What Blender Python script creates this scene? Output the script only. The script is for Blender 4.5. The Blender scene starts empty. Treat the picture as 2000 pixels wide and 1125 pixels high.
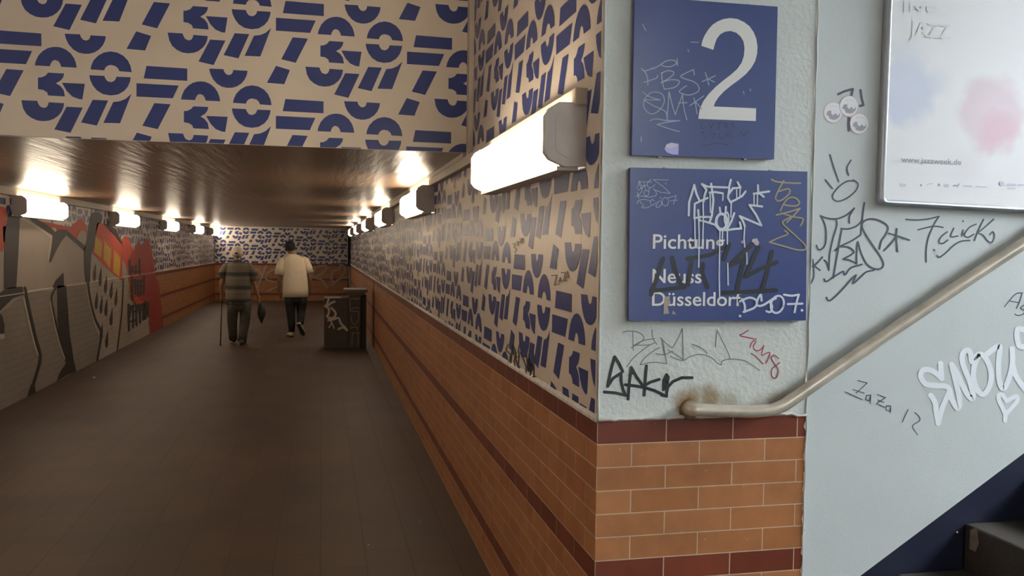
import bpy, bmesh, math, random
from mathutils import Vector, Matrix
random.seed(7)
SC = bpy.context.scene
COL = SC.collection
PI = math.pi

# ------------------------------------------------------------------ camera, world, exposure
F = 1698.35                    # focal length in pixels of the 2000 x 1125 frame
PIT, YAW, ROL, EYE = -0.0452, 0.2163, 0.0130, 1.75
_cy, _sy = math.cos(YAW), math.sin(YAW)
CD = Vector((_sy*math.cos(PIT), _cy*math.cos(PIT), math.sin(PIT)))
_r = Vector((_cy, -_sy, 0)); _u = _r.cross(CD)
CR = math.cos(ROL)*_r + math.sin(ROL)*_u
CU = -math.sin(ROL)*_r + math.cos(ROL)*_u
CO = Vector((0, 0, EYE))
cam = bpy.data.objects.new('camera', bpy.data.cameras.new('camera'))
COL.objects.link(cam)
cam.data.sensor_width = 36; cam.data.lens = F/2000*36
cam.data.clip_start = .05; cam.data.clip_end = 200
M3 = Matrix((CR, CU, -CD)).transposed().to_4x4(); M3.translation = CO
cam.matrix_world = M3
SC.camera = cam
SC.view_settings.view_transform = 'Standard'
SC.view_settings.look = 'None'
SC.view_settings.gamma = 1
SC.view_settings.use_curve_mapping = False
SC.view_settings.exposure = 0.0

SKY = 31.0
LAMP = 18.0
w = bpy.data.worlds.new('overcast_sky'); SC.world = w; w.use_nodes = True
bg = w.node_tree.nodes['Background']
bg.inputs[0].default_value = (.90, .955, 1.0, 1); bg.inputs[1].default_value = SKY

# measured planes of the underpass (metres)
XR, XL, ZT, ZC, YP, YH, YE, TP = .892, -3.253, 1.185, 2.3325, 2.719, 5.299, 28.6, .0783
ZTOP = 3.4

def ray(x, y): return CD + CR*((x-1000)/F) - CU*((y-562.5)/F)
def on(ax, val, x, y):
    """point where the sight line of picture point x, y meets the plane axis = val"""
    q = ray(x, y); return CO + q*((val-CO[ax])/q[ax])

# ------------------------------------------------------------------ materials
def mat(name, rgb, rough=.6, metal=0, spec=.5, emit=None, estr=0, noise=0, nscale=8, bump=0, bscale=40, coat=0):
    m = bpy.data.materials.new(name); m.use_nodes = True
    nt = m.node_tree; b = nt.nodes['Principled BSDF']
    b.inputs['Base Color'].default_value = (*rgb, 1)
    b.inputs['Roughness'].default_value = rough
    b.inputs['Metallic'].default_value = metal
    b.inputs['Specular IOR Level'].default_value = spec
    b.inputs['Coat Weight'].default_value = coat
    if emit:
        b.inputs['Emission Color'].default_value = (*emit, 1); b.inputs['Emission Strength'].default_value = estr
    tc = nt.nodes.new('ShaderNodeTexCoord')
    if noise:
        n = nt.nodes.new('ShaderNodeTexNoise'); n.inputs['Scale'].default_value = nscale; n.inputs['Detail'].default_value = 6
        nt.links.new(tc.outputs['Object'], n.inputs['Vector'])
        r = nt.nodes.new('ShaderNodeMapRange'); r.inputs[1].default_value = .3; r.inputs[2].default_value = .7
        r.inputs[3].default_value = 1-noise; r.inputs[4].default_value = 1+noise*.5
        nt.links.new(n.outputs['Fac'], r.inputs[0])
        mx = nt.nodes.new('ShaderNodeVectorMath'); mx.operation = 'SCALE'; mx.inputs[0].default_value = rgb
        nt.links.new(r.outputs[0], mx.inputs['Scale']); nt.links.new(mx.outputs[0], b.inputs['Base Color'])
    if bump:
        n = nt.nodes.new('ShaderNodeTexNoise'); n.inputs['Scale'].default_value = bscale; n.inputs['Detail'].default_value = 4
        nt.links.new(tc.outputs['Object'], n.inputs['Vector'])
        bp = nt.nodes.new('ShaderNodeBump'); bp.inputs['Strength'].default_value = bump; bp.inputs['Distance'].default_value = .004
        nt.links.new(n.outputs['Fac'], bp.inputs['Height']); nt.links.new(bp.outputs[0], b.inputs['Normal'])
    return m

def nd(nt, t, **k):
    n = nt.nodes.new(t)
    for a, v in k.items(): setattr(n, a, v)
    return n
def mth(nt, op, a, b=None, c=None):
    n = nd(nt, 'ShaderNodeMath', operation=op)
    for i, v in enumerate((a, b, c)):
        if v is None: continue
        if isinstance(v, (int, float)): n.inputs[i].default_value = v
        else: nt.links.new(v, n.inputs[i])
    return n.outputs[0]

def brick_vec(nt, axis, off=0.0):
    g = nd(nt, 'ShaderNodeNewGeometry'); s = nd(nt, 'ShaderNodeSeparateXYZ'); nt.links.new(g.outputs['Position'], s.inputs[0])
    u = mth(nt, 'SUBTRACT', s.outputs[axis], off)
    vv = mth(nt, 'SUBTRACT', ZT+TP, s.outputs[2])
    c = nd(nt, 'ShaderNodeCombineXYZ'); nt.links.new(u, c.inputs[0]); nt.links.new(vv, c.inputs[1])
    return c.outputs[0], vv, g

def brick_node(nt, vec, c1, c2, mortar, ms=.0022):
    b = nd(nt, 'ShaderNodeTexBrick'); nt.links.new(vec, b.inputs['Vector'])
    b.offset = .5; b.offset_frequency = 2; b.squash = 1
    b.inputs['Scale'].default_value = 1; b.inputs['Mortar Size'].default_value = ms; b.inputs['Mortar Smooth'].default_value = .25
    b.inputs['Brick Width'].default_value = .243; b.inputs['Row Height'].default_value = TP
    b.inputs['Color1'].default_value = (*c1, 1); b.inputs['Color2'].default_value = (*c2, 1); b.inputs['Mortar'].default_value = (*mortar, 1)
    b.inputs['Bias'].default_value = 0
    return b

def tile_mat(name, axis, off=0.0):
    m = bpy.data.materials.new(name); m.use_nodes = True; nt = m.node_tree; b = nt.nodes['Principled BSDF']
    vec, vv, g = brick_vec(nt, axis, off)
    mo = (.50, .38, .26)
    o = brick_node(nt, vec, (.33, .126, .044), (.40, .168, .066), mo)
    r = brick_node(nt, vec, (.145, .028, .012), (.19, .042, .019), mo)
    row = mth(nt, 'FLOOR', mth(nt, 'DIVIDE', vv, TP))
    red = mth(nt, 'COMPARE', mth(nt, 'MODULO', mth(nt, 'ADD', row, 5), 6), 0, .2)
    mx = nd(nt, 'ShaderNodeMix', data_type='RGBA'); nt.links.new(red, mx.inputs[0])
    nt.links.new(o.outputs['Color'], mx.inputs[6]); nt.links.new(r.outputs['Color'], mx.inputs[7])
    n = nd(nt, 'ShaderNodeTexNoise'); n.inputs['Scale'].default_value = 9; n.inputs['Detail'].default_value = 8
    nt.links.new(g.outputs['Position'], n.inputs['Vector'])
    mr = nd(nt, 'ShaderNodeMapRange'); mr.inputs[1].default_value = .3; mr.inputs[2].default_value = .7; mr.inputs[3].default_value = .82; mr.inputs[4].default_value = 1.1
    nt.links.new(n.outputs['Fac'], mr.inputs[0])
    sc = nd(nt, 'ShaderNodeVectorMath', operation='SCALE'); nt.links.new(mx.outputs[2], sc.inputs[0]); nt.links.new(mr.outputs[0], sc.inputs['Scale'])
    # small limewash specks
    n2 = nd(nt, 'ShaderNodeTexNoise'); n2.inputs['Scale'].default_value = 55; n2.inputs['Detail'].default_value = 3
    nt.links.new(g.outputs['Position'], n2.inputs['Vector'])
    sp = mth(nt, 'MULTIPLY', mth(nt, 'GREATER_THAN', n2.outputs['Fac'], .74), .35)
    m2 = nd(nt, 'ShaderNodeMix', data_type='RGBA'); nt.links.new(sp, m2.inputs[0]); nt.links.new(sc.outputs[0], m2.inputs[6]); m2.inputs[7].default_value = (.5, .42, .36, 1)
    nt.links.new(m2.outputs[2], b.inputs['Base Color'])
    b.inputs['Roughness'].default_value = .42
    bp = nd(nt, 'ShaderNodeBump', invert=True); bp.inputs['Strength'].default_value = .5; bp.inputs['Distance'].default_value = .003
    nt.links.new(o.outputs['Fac'], bp.inputs['Height']); nt.links.new(bp.outputs[0], b.inputs['Normal'])
    return m

def mural_mat(name, rgb, rough=.5):
    """spray paint that keeps the relief and joints of the tile courses under it"""
    m = bpy.data.materials.new(name); m.use_nodes = True; nt = m.node_tree; b = nt.nodes['Principled BSDF']
    vec, vv, g = brick_vec(nt, 1)
    lt = tuple(min(1, c*.82+.02) for c in rgb)
    o = brick_node(nt, vec, rgb, tuple(c*.93 for c in rgb), lt, .003)
    low = mth(nt, 'GREATER_THAN', vv, TP)
    n = nd(nt, 'ShaderNodeTexNoise'); n.inputs['Scale'].default_value = 1.7; n.inputs['Detail'].default_value = 5
    nt.links.new(g.outputs['Position'], n.inputs['Vector'])
    mr = nd(nt, 'ShaderNodeMapRange'); mr.inputs[3].default_value = .8; mr.inputs[4].default_value = 1.15
    nt.links.new(n.outputs['Fac'], mr.inputs[0])
    mx = nd(nt, 'ShaderNodeMix', data_type='RGBA'); nt.links.new(low, mx.inputs[0]); mx.inputs[6].default_value = (*rgb, 1); nt.links.new(o.outputs['Color'], mx.inputs[7])
    sc = nd(nt, 'ShaderNodeVectorMath', operation='SCALE'); nt.links.new(mx.outputs[2], sc.inputs[0]); nt.links.new(mr.outputs[0], sc.inputs['Scale'])
    nt.links.new(sc.outputs[0], b.inputs['Base Color']); b.inputs['Roughness'].default_value = rough
    bp = nd(nt, 'ShaderNodeBump', invert=True); bp.inputs['Distance'].default_value = .004; nt.links.new(low, bp.inputs['Strength'])
    nt.links.new(o.outputs['Fac'], bp.inputs['Height']); nt.links.new(bp.outputs[0], b.inputs['Normal'])
    return m

def floor_mat():
    m = bpy.data.materials.new('brown_paving'); m.use_nodes = True; nt = m.node_tree; b = nt.nodes['Principled BSDF']
    g = nd(nt, 'ShaderNodeNewGeometry')
    o = nd(nt, 'ShaderNodeTexBrick'); nt.links.new(g.outputs['Position'], o.inputs['Vector'])
    o.offset = .5; o.offset_frequency = 2
    o.inputs['Scale'].default_value = 1; o.inputs['Mortar Size'].default_value = .0035; o.inputs['Mortar Smooth'].default_value = .3
    o.inputs['Brick Width'].default_value = .5; o.inputs['Row Height'].default_value = .25
    mp = nd(nt, 'ShaderNodeMapping'); mp.inputs['Rotation'].default_value = (0, 0, PI/2); nt.links.new(g.outputs['Position'], mp.inputs[0]); nt.links.new(mp.outputs[0], o.inputs['Vector'])
    o.inputs['Color1'].default_value = (.058, .030, .016, 1); o.inputs['Color2'].default_value = (.074, .039, .021, 1); o.inputs['Mortar'].default_value = (.020, .011, .007, 1)
    n = nd(nt, 'ShaderNodeTexNoise'); n.inputs['Scale'].default_value = 1.3; n.inputs['Detail'].default_value = 9
    nt.links.new(g.outputs['Position'], n.inputs['Vector'])
    mr = nd(nt, 'ShaderNodeMapRange'); mr.inputs[1].default_value = .3; mr.inputs[2].default_value = .7; mr.inputs[3].default_value = .72; mr.inputs[4].default_value = 1.15
    nt.links.new(n.outputs['Fac'], mr.inputs[0])
    sc = nd(nt, 'ShaderNodeVectorMath', operation='SCALE'); nt.links.new(o.outputs['Color'], sc.inputs[0]); nt.links.new(mr.outputs[0], sc.inputs['Scale'])
    nt.links.new(sc.outputs[0], b.inputs['Base Color'])
    b.inputs['Roughness'].default_value = .55
    bp = nd(nt, 'ShaderNodeBump', invert=True); bp.inputs['Strength'].default_value = .4; bp.inputs['Distance'].default_value = .002
    nt.links.new(o.outputs['Fac'], bp.inputs['Height']); nt.links.new(bp.outputs[0], b.inputs['Normal'])
    return m

def ceil_mat():
    m = bpy.data.materials.new('glossy_tunnel_ceiling'); m.use_nodes = True; nt = m.node_tree; b = nt.nodes['Principled BSDF']
    g = nd(nt, 'ShaderNodeNewGeometry')
    mp = nd(nt, 'ShaderNodeMapping'); mp.inputs['Scale'].default_value = (7.0, .6, 1); nt.links.new(g.outputs['Position'], mp.inputs[0])
    n = nd(nt, 'ShaderNodeTexNoise'); n.inputs['Scale'].default_value = 2.2; n.inputs['Detail'].default_value = 5; nt.links.new(mp.outputs[0], n.inputs['Vector'])
    b.inputs['Base Color'].default_value = (.20, .125, .078, 1)
    b.inputs['Roughness'].default_value = .30
    b.inputs['Specular IOR Level'].default_value = .8
    b.inputs['Anisotropic'].default_value = .6
    t = nd(nt, 'ShaderNodeCombineXYZ'); t.inputs[0].default_value = 1; t.inputs[1].default_value = 0
    nt.links.new(t.outputs[0], b.inputs['Tangent'])
    bp = nd(nt, 'ShaderNodeBump'); bp.inputs['Strength'].default_value = .5; bp.inputs['Distance'].default_value = .012
    nt.links.new(n.outputs['Fac'], bp.inputs['Height']); nt.links.new(bp.outputs[0], b.inputs['Normal'])
    return m

M_CREAM = mat('cream_gloss_wall_paint', (.62, .54, .45), .34, noise=.06, nscale=3, bump=.25, bscale=60)
M_BLUE = mat('blue_wall_lettering', (.030, .048, .19), .30, noise=.1, nscale=2, bump=.15, bscale=60)
M_PIER = mat('pale_grey_rough_paint', (.55, .58, .555), .5, noise=.06, nscale=7, bump=.6, bscale=60)
M_STAIR = mat('pale_grey_smooth_paint', (.53, .57, .57), .42, noise=.04, nscale=3, bump=.12, bscale=120)
M_NAVY = mat('dark_navy_skirt_paint', (.010, .013, .033), .45, noise=.15, nscale=6)
M_TILEY = tile_mat('terracotta_wall_tiles', 1, YP)
M_TILEX = tile_mat('terracotta_wall_tiles_front', 0, XR)
M_FLOOR = floor_mat()
M_CEIL = ceil_mat()
M_ENTR = mat('painted_entrance_soffit', (.70, .67, .62), .6, noise=.05)
M_TRUNK = mat('beige_painted_channel', (.50, .43, .35), .45, noise=.08)
M_GREY = mat('grey_lamp_metal', (.58, .545, .51), .5, noise=.12, nscale=12)
M_GROUT = mat('pale_render_edge', (.55, .52, .47), .8, noise=.15, nscale=20, bump=.8, bscale=80)
M_GLOW = mat('lit_lamp_diffuser', (.9, .9, .88), .4, emit=(1.0, .84, .63), estr=LAMP)
M_SIGN = mat('blue_enamel_sign', (.047, .068, .205), .28, noise=.06, nscale=6)
M_SIGNW = mat('white_sign_lettering', (.74, .74, .72), .4)
M_WHITE = mat('white_marker_paint', (.60, .66, .74), .5)
M_SCR = mat('pale_scratched_marker', (.30, .38, .50), .5)
M_BLACK = mat('black_marker_ink', (.014, .016, .022), .4)
M_DARK = mat('dark_blue_marker_ink', (.045, .065, .10), .5)
M_FAINT = mat('faint_dry_marker_ink', (.17, .19, .19), .7)
M_NAVYINK = mat('faint_dark_ink', (.022, .030, .085), .4)
M_RED = mat('red_marker_ink', (.33, .045, .085), .5)
M_GOLD = mat('gold_marker_ink', (.33, .28, .17), .45)
M_SPRAY = mat('pale_spray_paint', (.76, .82, .86), .5)
M_GREYSPR = mat('grey_spray_paint', (.36, .30, .26), .6)
M_BROWNINK = mat('brown_marker_ink', (.14, .10, .075), .6)
M_RAIL = mat('worn_beige_rail_paint', (.55, .49, .40), .24, metal=.3, noise=.22, nscale=12)
M_RUST = mat('brown_hand_dirt', (.22, .15, .075), .7, noise=.3, nscale=30)
M_STEP = mat('dark_worn_stone_step', (.034, .027, .020), .6, noise=.25, nscale=9, bump=.6, bscale=60)
M_CHIP = mat('pale_stone_chip', (.2, .16, .12), .8, noise=.3, nscale=40)
M_ALU = mat('silver_poster_frame', (.40, .42, .45), .35, metal=.7)
M_PAPER = mat('white_poster_paper', (.85, .865, .89), .5)
M_PINK = mat('pale_pink_print', (.74, .54, .62), .55)
M_PINK2 = mat('pale_rose_print', (.75, .62, .69), .55)
M_LILAC = mat('pale_lilac_print', (.58, .62, .74), .55)
M_LILAC2 = mat('very_pale_lilac_print', (.67, .70, .78), .55)
M_PRINT = mat('grey_poster_print', (.27, .30, .34), .5)
M_PRINTF = mat('faint_poster_print', (.79, .825, .85), .5)
M_BOX = mat('dark_grey_concrete_box', (.060, .046, .035), .6, noise=.12, nscale=6, bump=.4)
M_BOXCAP = mat('worn_concrete_cap', (.15, .125, .10), .7, noise=.15, nscale=14, bump=.6)
M_BOXD = mat('gap_shade_and_strip_black', (.018, .012, .009), .6)  # near-black that carries the shade of the gap; also the dark wall strip

# ------------------------------------------------------------------ mesh helpers
def tag(o, label=None, cat=None, group=None, kind=None):
    if label: o['label'] = label
    if cat: o['category'] = cat
    if group: o['group'] = group
    if kind: o['kind'] = kind
    return o
def empty(name, loc=(0, 0, 0), rz=0):
    o = bpy.data.objects.new(name, None); COL.objects.link(o); o.location = loc; o.rotation_euler = (0, 0, rz); o.empty_display_size = .1
    return o
class MB:
    def __init__(s): s.v = []; s.f = []; s.m = []; s.mats = []; s.sm = []
    def mi(s, m):
        if m not in s.mats: s.mats.append(m)
        return s.mats.index(m)
    def add(s, vs, fs, m, smooth=False):
        k = len(s.v); s.v += [Vector(p) for p in vs]; i = s.mi(m)
        for f in fs: s.f.append([k+a for a in f]); s.m.append(i); s.sm.append(smooth)
    def box(s, a, b, m):
        x0, y0, z0 = a; x1, y1, z1 = b
        s.add([(x0, y0, z0), (x1, y0, z0), (x1, y1, z0), (x0, y1, z0), (x0, y0, z1), (x1, y0, z1), (x1, y1, z1), (x0, y1, z1)],
              [(3, 2, 1, 0), (4, 5, 6, 7), (0, 1, 5, 4), (1, 2, 6, 5), (2, 3, 7, 6), (3, 0, 4, 7)], m)
    def prism(s, prof, ext, m, capm=None):
        """prof: list of 3D points; ext: extrusion vector"""
        n = len(prof); e = Vector(ext)
        s.add([Vector(p) for p in prof]+[Vector(p)+e for p in prof], [(i, (i+1) % n, n+(i+1) % n, n+i) for i in range(n)], m)
        s.add([Vector(p) for p in prof], [list(range(n))[::-1]], capm or m)
        s.add([Vector(p)+e for p in prof], [list(range(n))], capm or m)
    def tube(s, pts, r, m, n=12, cap=True, sq=1.0):
        pts = [Vector(p) for p in pts]; R = r if isinstance(r, (list, tuple)) else [r]*len(pts)
        rings = []; up = None
        for i, p in enumerate(pts):
            t = (pts[min(i+1, len(pts)-1)]-pts[max(i-1, 0)]).normalized()
            if up is None:
                up = t.orthogonal().normalized() if abs(t.z) > .9 else Vector((0, 0, 1))
                if abs(t.z) > .9: up = Vector((0, 1, 0))
            a = t.cross(up).normalized(); b = a.cross(t).normalized(); up = b
            rings.append([p+a*math.cos(2*PI*k/n)*R[i]+b*math.sin(2*PI*k/n)*R[i]*sq for k in range(n)])
        vs = [q for rg in rings for q in rg]
        fs = [(i*n+k, i*n+(k+1) % n, (i+1)*n+(k+1) % n, (i+1)*n+k) for i in range(len(rings)-1) for k in range(n)]
        if cap: fs += [list(range(n))[::-1], [(len(rings)-1)*n+k for k in range(n)]]
        s.add(vs, fs, m, True)
    def loft(s, rings, m, n=20, cap=True, fold=0, seed=0):
        """rings: (cx, cy, cz, rx, ry[, rot])"""
        rd = random.Random(seed); ph = [rd.uniform(0, 6.28) for _ in range(4)]
        vs = []
        for i, rg in enumerate(rings):
            cx, cy, cz, rx, ry = rg[:5]; rot = rg[5] if len(rg) > 5 else 0
            for k in range(n):
                a = 2*PI*k/n; q = 1+fold*(math.sin(5*a+ph[0]+i*.5)+.7*math.sin(9*a+ph[1]-i*.8))
                x = rx*math.cos(a)*q; y = ry*math.sin(a)*q
                vs.append((cx+x*math.cos(rot)-y*math.sin(rot), cy+x*math.sin(rot)+y*math.cos(rot), cz))
        L = len(rings)
        fs = [(i*n+k, i*n+(k+1) % n, (i+1)*n+(k+1) % n, (i+1)*n+k) for i in range(L-1) for k in range(n)]
        if cap: fs += [list(range(n))[::-1], [(L-1)*n+k for k in range(n)]]
        s.add(vs, fs, m, True)
    def sphere(s, c, r, m, n=14, rz=None, ry=None):
        rz = rz or r; ry = ry or r; vs = []; fs = []; c = Vector(c)
        for i in range(n+1):
            t = PI*i/n
            for k in range(n): vs.append(c+Vector((r*math.sin(t)*math.cos(2*PI*k/n), ry*math.sin(t)*math.sin(2*PI*k/n), rz*math.cos(t))))
        for i in range(n):
            for k in range(n): fs.append((i*n+k, (i+1)*n+k, (i+1)*n+(k+1) % n, i*n+(k+1) % n))
        s.add(vs, fs, m, True)
    def build(s, name, parent=None, origin=None, bevel=0, sub=0):
        me = bpy.data.meshes.new(name); o = bpy.data.objects.new(name, me)
        org = Vector(origin) if origin is not None else (Vector((0, 0, 0)))
        me.from_pydata([p-org for p in s.v], [], s.f); me.validate(clean_customdata=False)
        for m in s.mats: me.materials.append(m)
        if len(me.polygons) == len(s.f):
            me.polygons.foreach_set('material_index', s.m); me.polygons.foreach_set('use_smooth', s.sm)
        me.update()
        COL.objects.link(o); o.location = org
        if parent:
            o.parent = parent; o.location = org-parent.location if origin is not None else -parent.location
        if bevel:
            b = o.modifiers.new('bevel', 'BEVEL'); b.width = bevel; b.segments = 2; b.limit_method = 'ANGLE'
        if sub:
            b = o.modifiers.new('smooth', 'SUBSURF'); b.levels = sub; b.render_levels = sub
        return o

def spline(pts, k=5):
    if len(pts) < 3: return list(pts)
    out = []; P = [pts[0]]+list(pts)+[pts[-1]]
    for i in range(1, len(P)-2):
        a, b, c, d = P[i-1], P[i], P[i+1], P[i+2]
        for j in range(k):
            t = j/k
            out.append(tuple(.5*((2*b[q])+(-a[q]+c[q])*t+(2*a[q]-5*b[q]+4*c[q]-d[q])*t*t+(-a[q]+3*b[q]-3*c[q]+d[q])*t**3) for q in (0, 1)))
    out.append(tuple(pts[-1])); return out

def clip(poly, lo, hi):
    """clip a 2D polygon to the rectangle lo..hi"""
    for ax in (0, 1):
        for sgn, lim in ((1, lo[ax]), (-1, hi[ax])):
            out = []
            for i in range(len(poly)):
                a, b = poly[i-1], poly[i]
                da, db = sgn*(a[ax]-lim), sgn*(b[ax]-lim)
                if (da >= 0) != (db >= 0):
                    t = da/(da-db); out.append((a[0]+(b[0]-a[0])*t, a[1]+(b[1]-a[1])*t))
                if db >= 0: out.append(b)
            poly = out
            if len(poly) < 3: return []
    return poly

def tr(ox, oy, s): return lambda p: (ox+p[0]*s, oy+p[1]*s)
def ribbon(mb, m, plane, T, wpx, pts, smooth=True, taper=False):
    """a brush or pen line: pts in a picture crop (transform T), laid on the wall plane (axis, value)"""
    q = [T(p) for p in pts]
    if smooth: q = spline(q, 5)
    L = len(q)
    if L < 2: return
    mb.k = getattr(mb, 'k', 0)+1
    sgn = -1 if (plane[0] == 1 or plane[1] > 0) else 1
    v0 = plane[1]+sgn*.00003*(mb.k % 40)
    h = wpx/2; nrm = []
    for i in range(L):
        a = q[max(i-1, 0)]; b = q[min(i+1, L-1)]; dx, dy = b[0]-a[0], b[1]-a[1]; l = math.hypot(dx, dy) or 1
        nrm.append((-dy/l, dx/l))
    vs = []; fs = []
    if smooth:
        for i in range(L):
            vs += [(q[i][0]+nrm[i][0]*h, q[i][1]+nrm[i][1]*h), (q[i][0]-nrm[i][0]*h, q[i][1]-nrm[i][1]*h)]
            if i: fs.append((2*i-2, 2*i-1, 2*i+1, 2*i))
        for e, d in ((0, -1), (L-1, 1)):
            nx, ny = nrm[e]; tx, ty = ny*d, -nx*d; k = len(vs)
            for j in range(1, 6):
                a = PI*j/6; vs.append((q[e][0]+h*(nx*math.cos(a)+tx*math.sin(a)), q[e][1]+h*(ny*math.cos(a)+ty*math.sin(a))))
            fs.append([2*e]+list(range(k, k+5))+[2*e+1])
        mb.add([on(plane[0], v0, *p) for p in vs], fs, m)
    else:
        for i in range(L-1):      # straight strokes: one stadium shape each, a hair apart in depth
            a, b = q[i], q[i+1]; dx, dy = b[0]-a[0], b[1]-a[1]; l = math.hypot(dx, dy) or 1; tx, ty = dx/l, dy/l
            pl = [(b[0]+h*(tx*math.cos(t)-ty*math.sin(t)), b[1]+h*(ty*math.cos(t)+tx*math.sin(t))) for t in [-PI/2+PI*j/6 for j in range(7)]]
            pl += [(a[0]+h*(-tx*math.cos(t)+ty*math.sin(t)), a[1]+h*(-ty*math.cos(t)-tx*math.sin(t))) for t in [-PI/2+PI*j/6 for j in range(7)]]
            mb.add([on(plane[0], v0+sgn*.000012*(i % 3), *p) for p in pl], [list(range(14))], m)
def patch(mb, m, plane, T, pts, smooth=False, zmin=None):
    q = [T(p) for p in pts]
    if smooth: q = spline(q+[q[0]], 4)[:-1]
    P3 = [on(plane[0], plane[1], *p) for p in q]
    if zmin is not None:
        a = 1 if plane[0] == 0 else 0
        cl = clip([(p[a], p[2]) for p in P3], (-100, zmin), (100, ZC))
        P3 = [Vector((plane[1], c[0], c[1])) if a == 1 else Vector((c[0], plane[1], c[1])) for c in cl]
    if len(P3) > 2: mb.add(P3, [list(range(len(P3)))], m)
def ell(cx, cy, rx, ry, rot=0, n=16, a0=0, a1=2*PI):
    return [(cx+rx*math.cos(a)*math.cos(rot)-ry*math.sin(a)*math.sin(rot), cy+rx*math.cos(a)*math.sin(rot)+ry*math.sin(a)*math.cos(rot))
            for a in [a0+(a1-a0)*i/n for i in range(n+1 if a1-a0 < 6.28 else n)]]
def ring(*a, **k):
    p = ell(*a, **k); return p+[p[0]]
def decal(name, parent, plane, T, jobs, label):
    """jobs: (material, width in picture pixels, points[, smooth])"""
    mb = MB()
    for j in jobs: ribbon(mb, j[0], plane, T, j[1], j[2], *(j[3:] or ()))
    o = mb.build(name, parent)
    if label: o['label'] = label
    return o
IDT = tr(0, 0, 1)

# ------------------------------------------------------------------ the blue lettering pattern, one motif traced in wall metres
_k = lambda pts, dx=0, dy=0: [((x+dx)/3.75, (y+dy)/3.75) for x, y in pts]
MOTIF_PX = [
 _k([(1070,488),(1368,508),(1368,598),(1050,580)]),
 _k([(997,615),(1305,632),(1262,725),(997,712)]),
 _k([(1128,760),(1246,768),(1152,950),(1040,925)]),
 _k([(1000,975),(1108,1005),(1065,1112),(930,1103)]),
 _k([(1322,733),(1330,700),(1348,662),(1376,632),(1408,612),(1440,603),(1468,601),(1500,605),(1535,620),(1566,645),(1590,680),(1603,715),(1608,747),(1502,742),(1496,722),(1484,703),(1461,693),(1443,700),(1430,720),(1425,738)]),
 _k([(1343,818),(1368,816),(1394,804),(1412,783),(1522,788),(1515,815),(1498,838),(1465,858),(1495,876),(1518,905),(1526,950),(1412,944),(1404,921),(1378,905),(1343,900)]),
 _k([(1228,978),(1337,982),(1343,1000),(1356,1022),(1382,1032),(1402,1024),(1411,1008),(1415,991),(1520,997),(1515,1027),(1502,1058),(1480,1085),(1450,1108),(1415,1121),(1375,1125),(1335,1120),(1295,1102),(1262,1075),(1240,1035)]),
 _k([(1527,508),(1632,512),(1637,530),(1652,549),(1672,556),(1690,549),(1700,535),(1703,518),(1808,524),(1802,555),(1787,588),(1762,617),(1730,638),(1695,648),(1660,649),(1622,641),(1585,619),(1555,585),(1537,548)]),
 _k([(440,612),(608,620),(590,734),(565,732),(515,712),(475,672)]),
 _k([(650,515),(655,485),(672,448),(705,414),(745,392),(795,383),(845,392),(890,416),(922,450),(942,492),(950,535),(860,528),(850,507),(830,490),(795,482),(770,490),(755,506),(750,522)]),
 _k([(640,557),(750,562),(758,582),(775,602),(800,608),(820,600),(833,585),(838,568),(943,572),(938,602),(922,640),(895,672),(850,698),(795,705),(740,695),(695,668),(665,630),(648,595)]),
 _k([(475,787),(593,793),(503,978),(385,953)]),
 _k([(665,737),(778,742),(695,925),(580,902)]),
 _k([(815,753),(862,748),(905,730),(948,693),(865,908),(743,905)])]
_o = on(1, YH, 997/3.75, 615/3.75)
MOTIF = [[(on(1, YH, *p).x-_o.x+(.767 if i > 7 else 0), on(1, YH, *p).z-_o.z-(.147 if i > 7 else 0)) for p in poly] for i, poly in enumerate(MOTIF_PX)]
def pattern(mb, put, lo, hi, o, a, b, sc):
    """repeat the motif over the wall rectangle lo..hi; put maps (u, z) to 3D"""
    for i in range(int((lo[0]-o[0])/a[0])-3, int((hi[0]-o[0])/a[0])+3):
        for j in range(-14, 14):
            ox, oz = o[0]+i*a[0], o[1]+i*a[1]+j*b
            jz = round((i*a[1])/b)
            ox, oz = o[0]+i*a[0], o[1]+i*a[1]+(j-jz)*b
            if oz > hi[1]+1 or oz < lo[1]-1: continue
            for poly in MOTIF:
                q = clip([(ox+x*sc[0], oz+z*sc[1]) for x, z in poly], lo, hi)
                if q: mb.add([put(*p) for p in q], [list(range(len(q)))], M_BLUE)
EPS = .0012

# ------------------------------------------------------------------ the setting
mb = MB(); mb.add([(XL-.1, -3.2, 0), (8, -3.2, 0), (8, YE+2.5, 0), (XL-.1, YE+2.5, 0)], [(0, 1, 2, 3)], M_FLOOR)
mb.build('floor')['kind'] = 'structure'
mb = MB(); mb.box((XL-.2, YH, ZC), (XR+1.8, YE+2.5, ZC+.2), M_CEIL); tag(mb.build('ceiling'), kind='structure')
# beam face over the tunnel mouth
mb = MB(); mb.box((XL-.2, YH-.02, ZC-.002), (XR, YH-.001, ZTOP), M_CREAM)
hy = YH-.02-EPS
pattern(mb, lambda u, z: (u, hy, z), (XL, ZC), (XR-.03, ZTOP), (-.2600, 2.504), (.758, -.148), .564, (1, 1))
tag(mb.build('wall_beam'), kind='structure')
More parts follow.
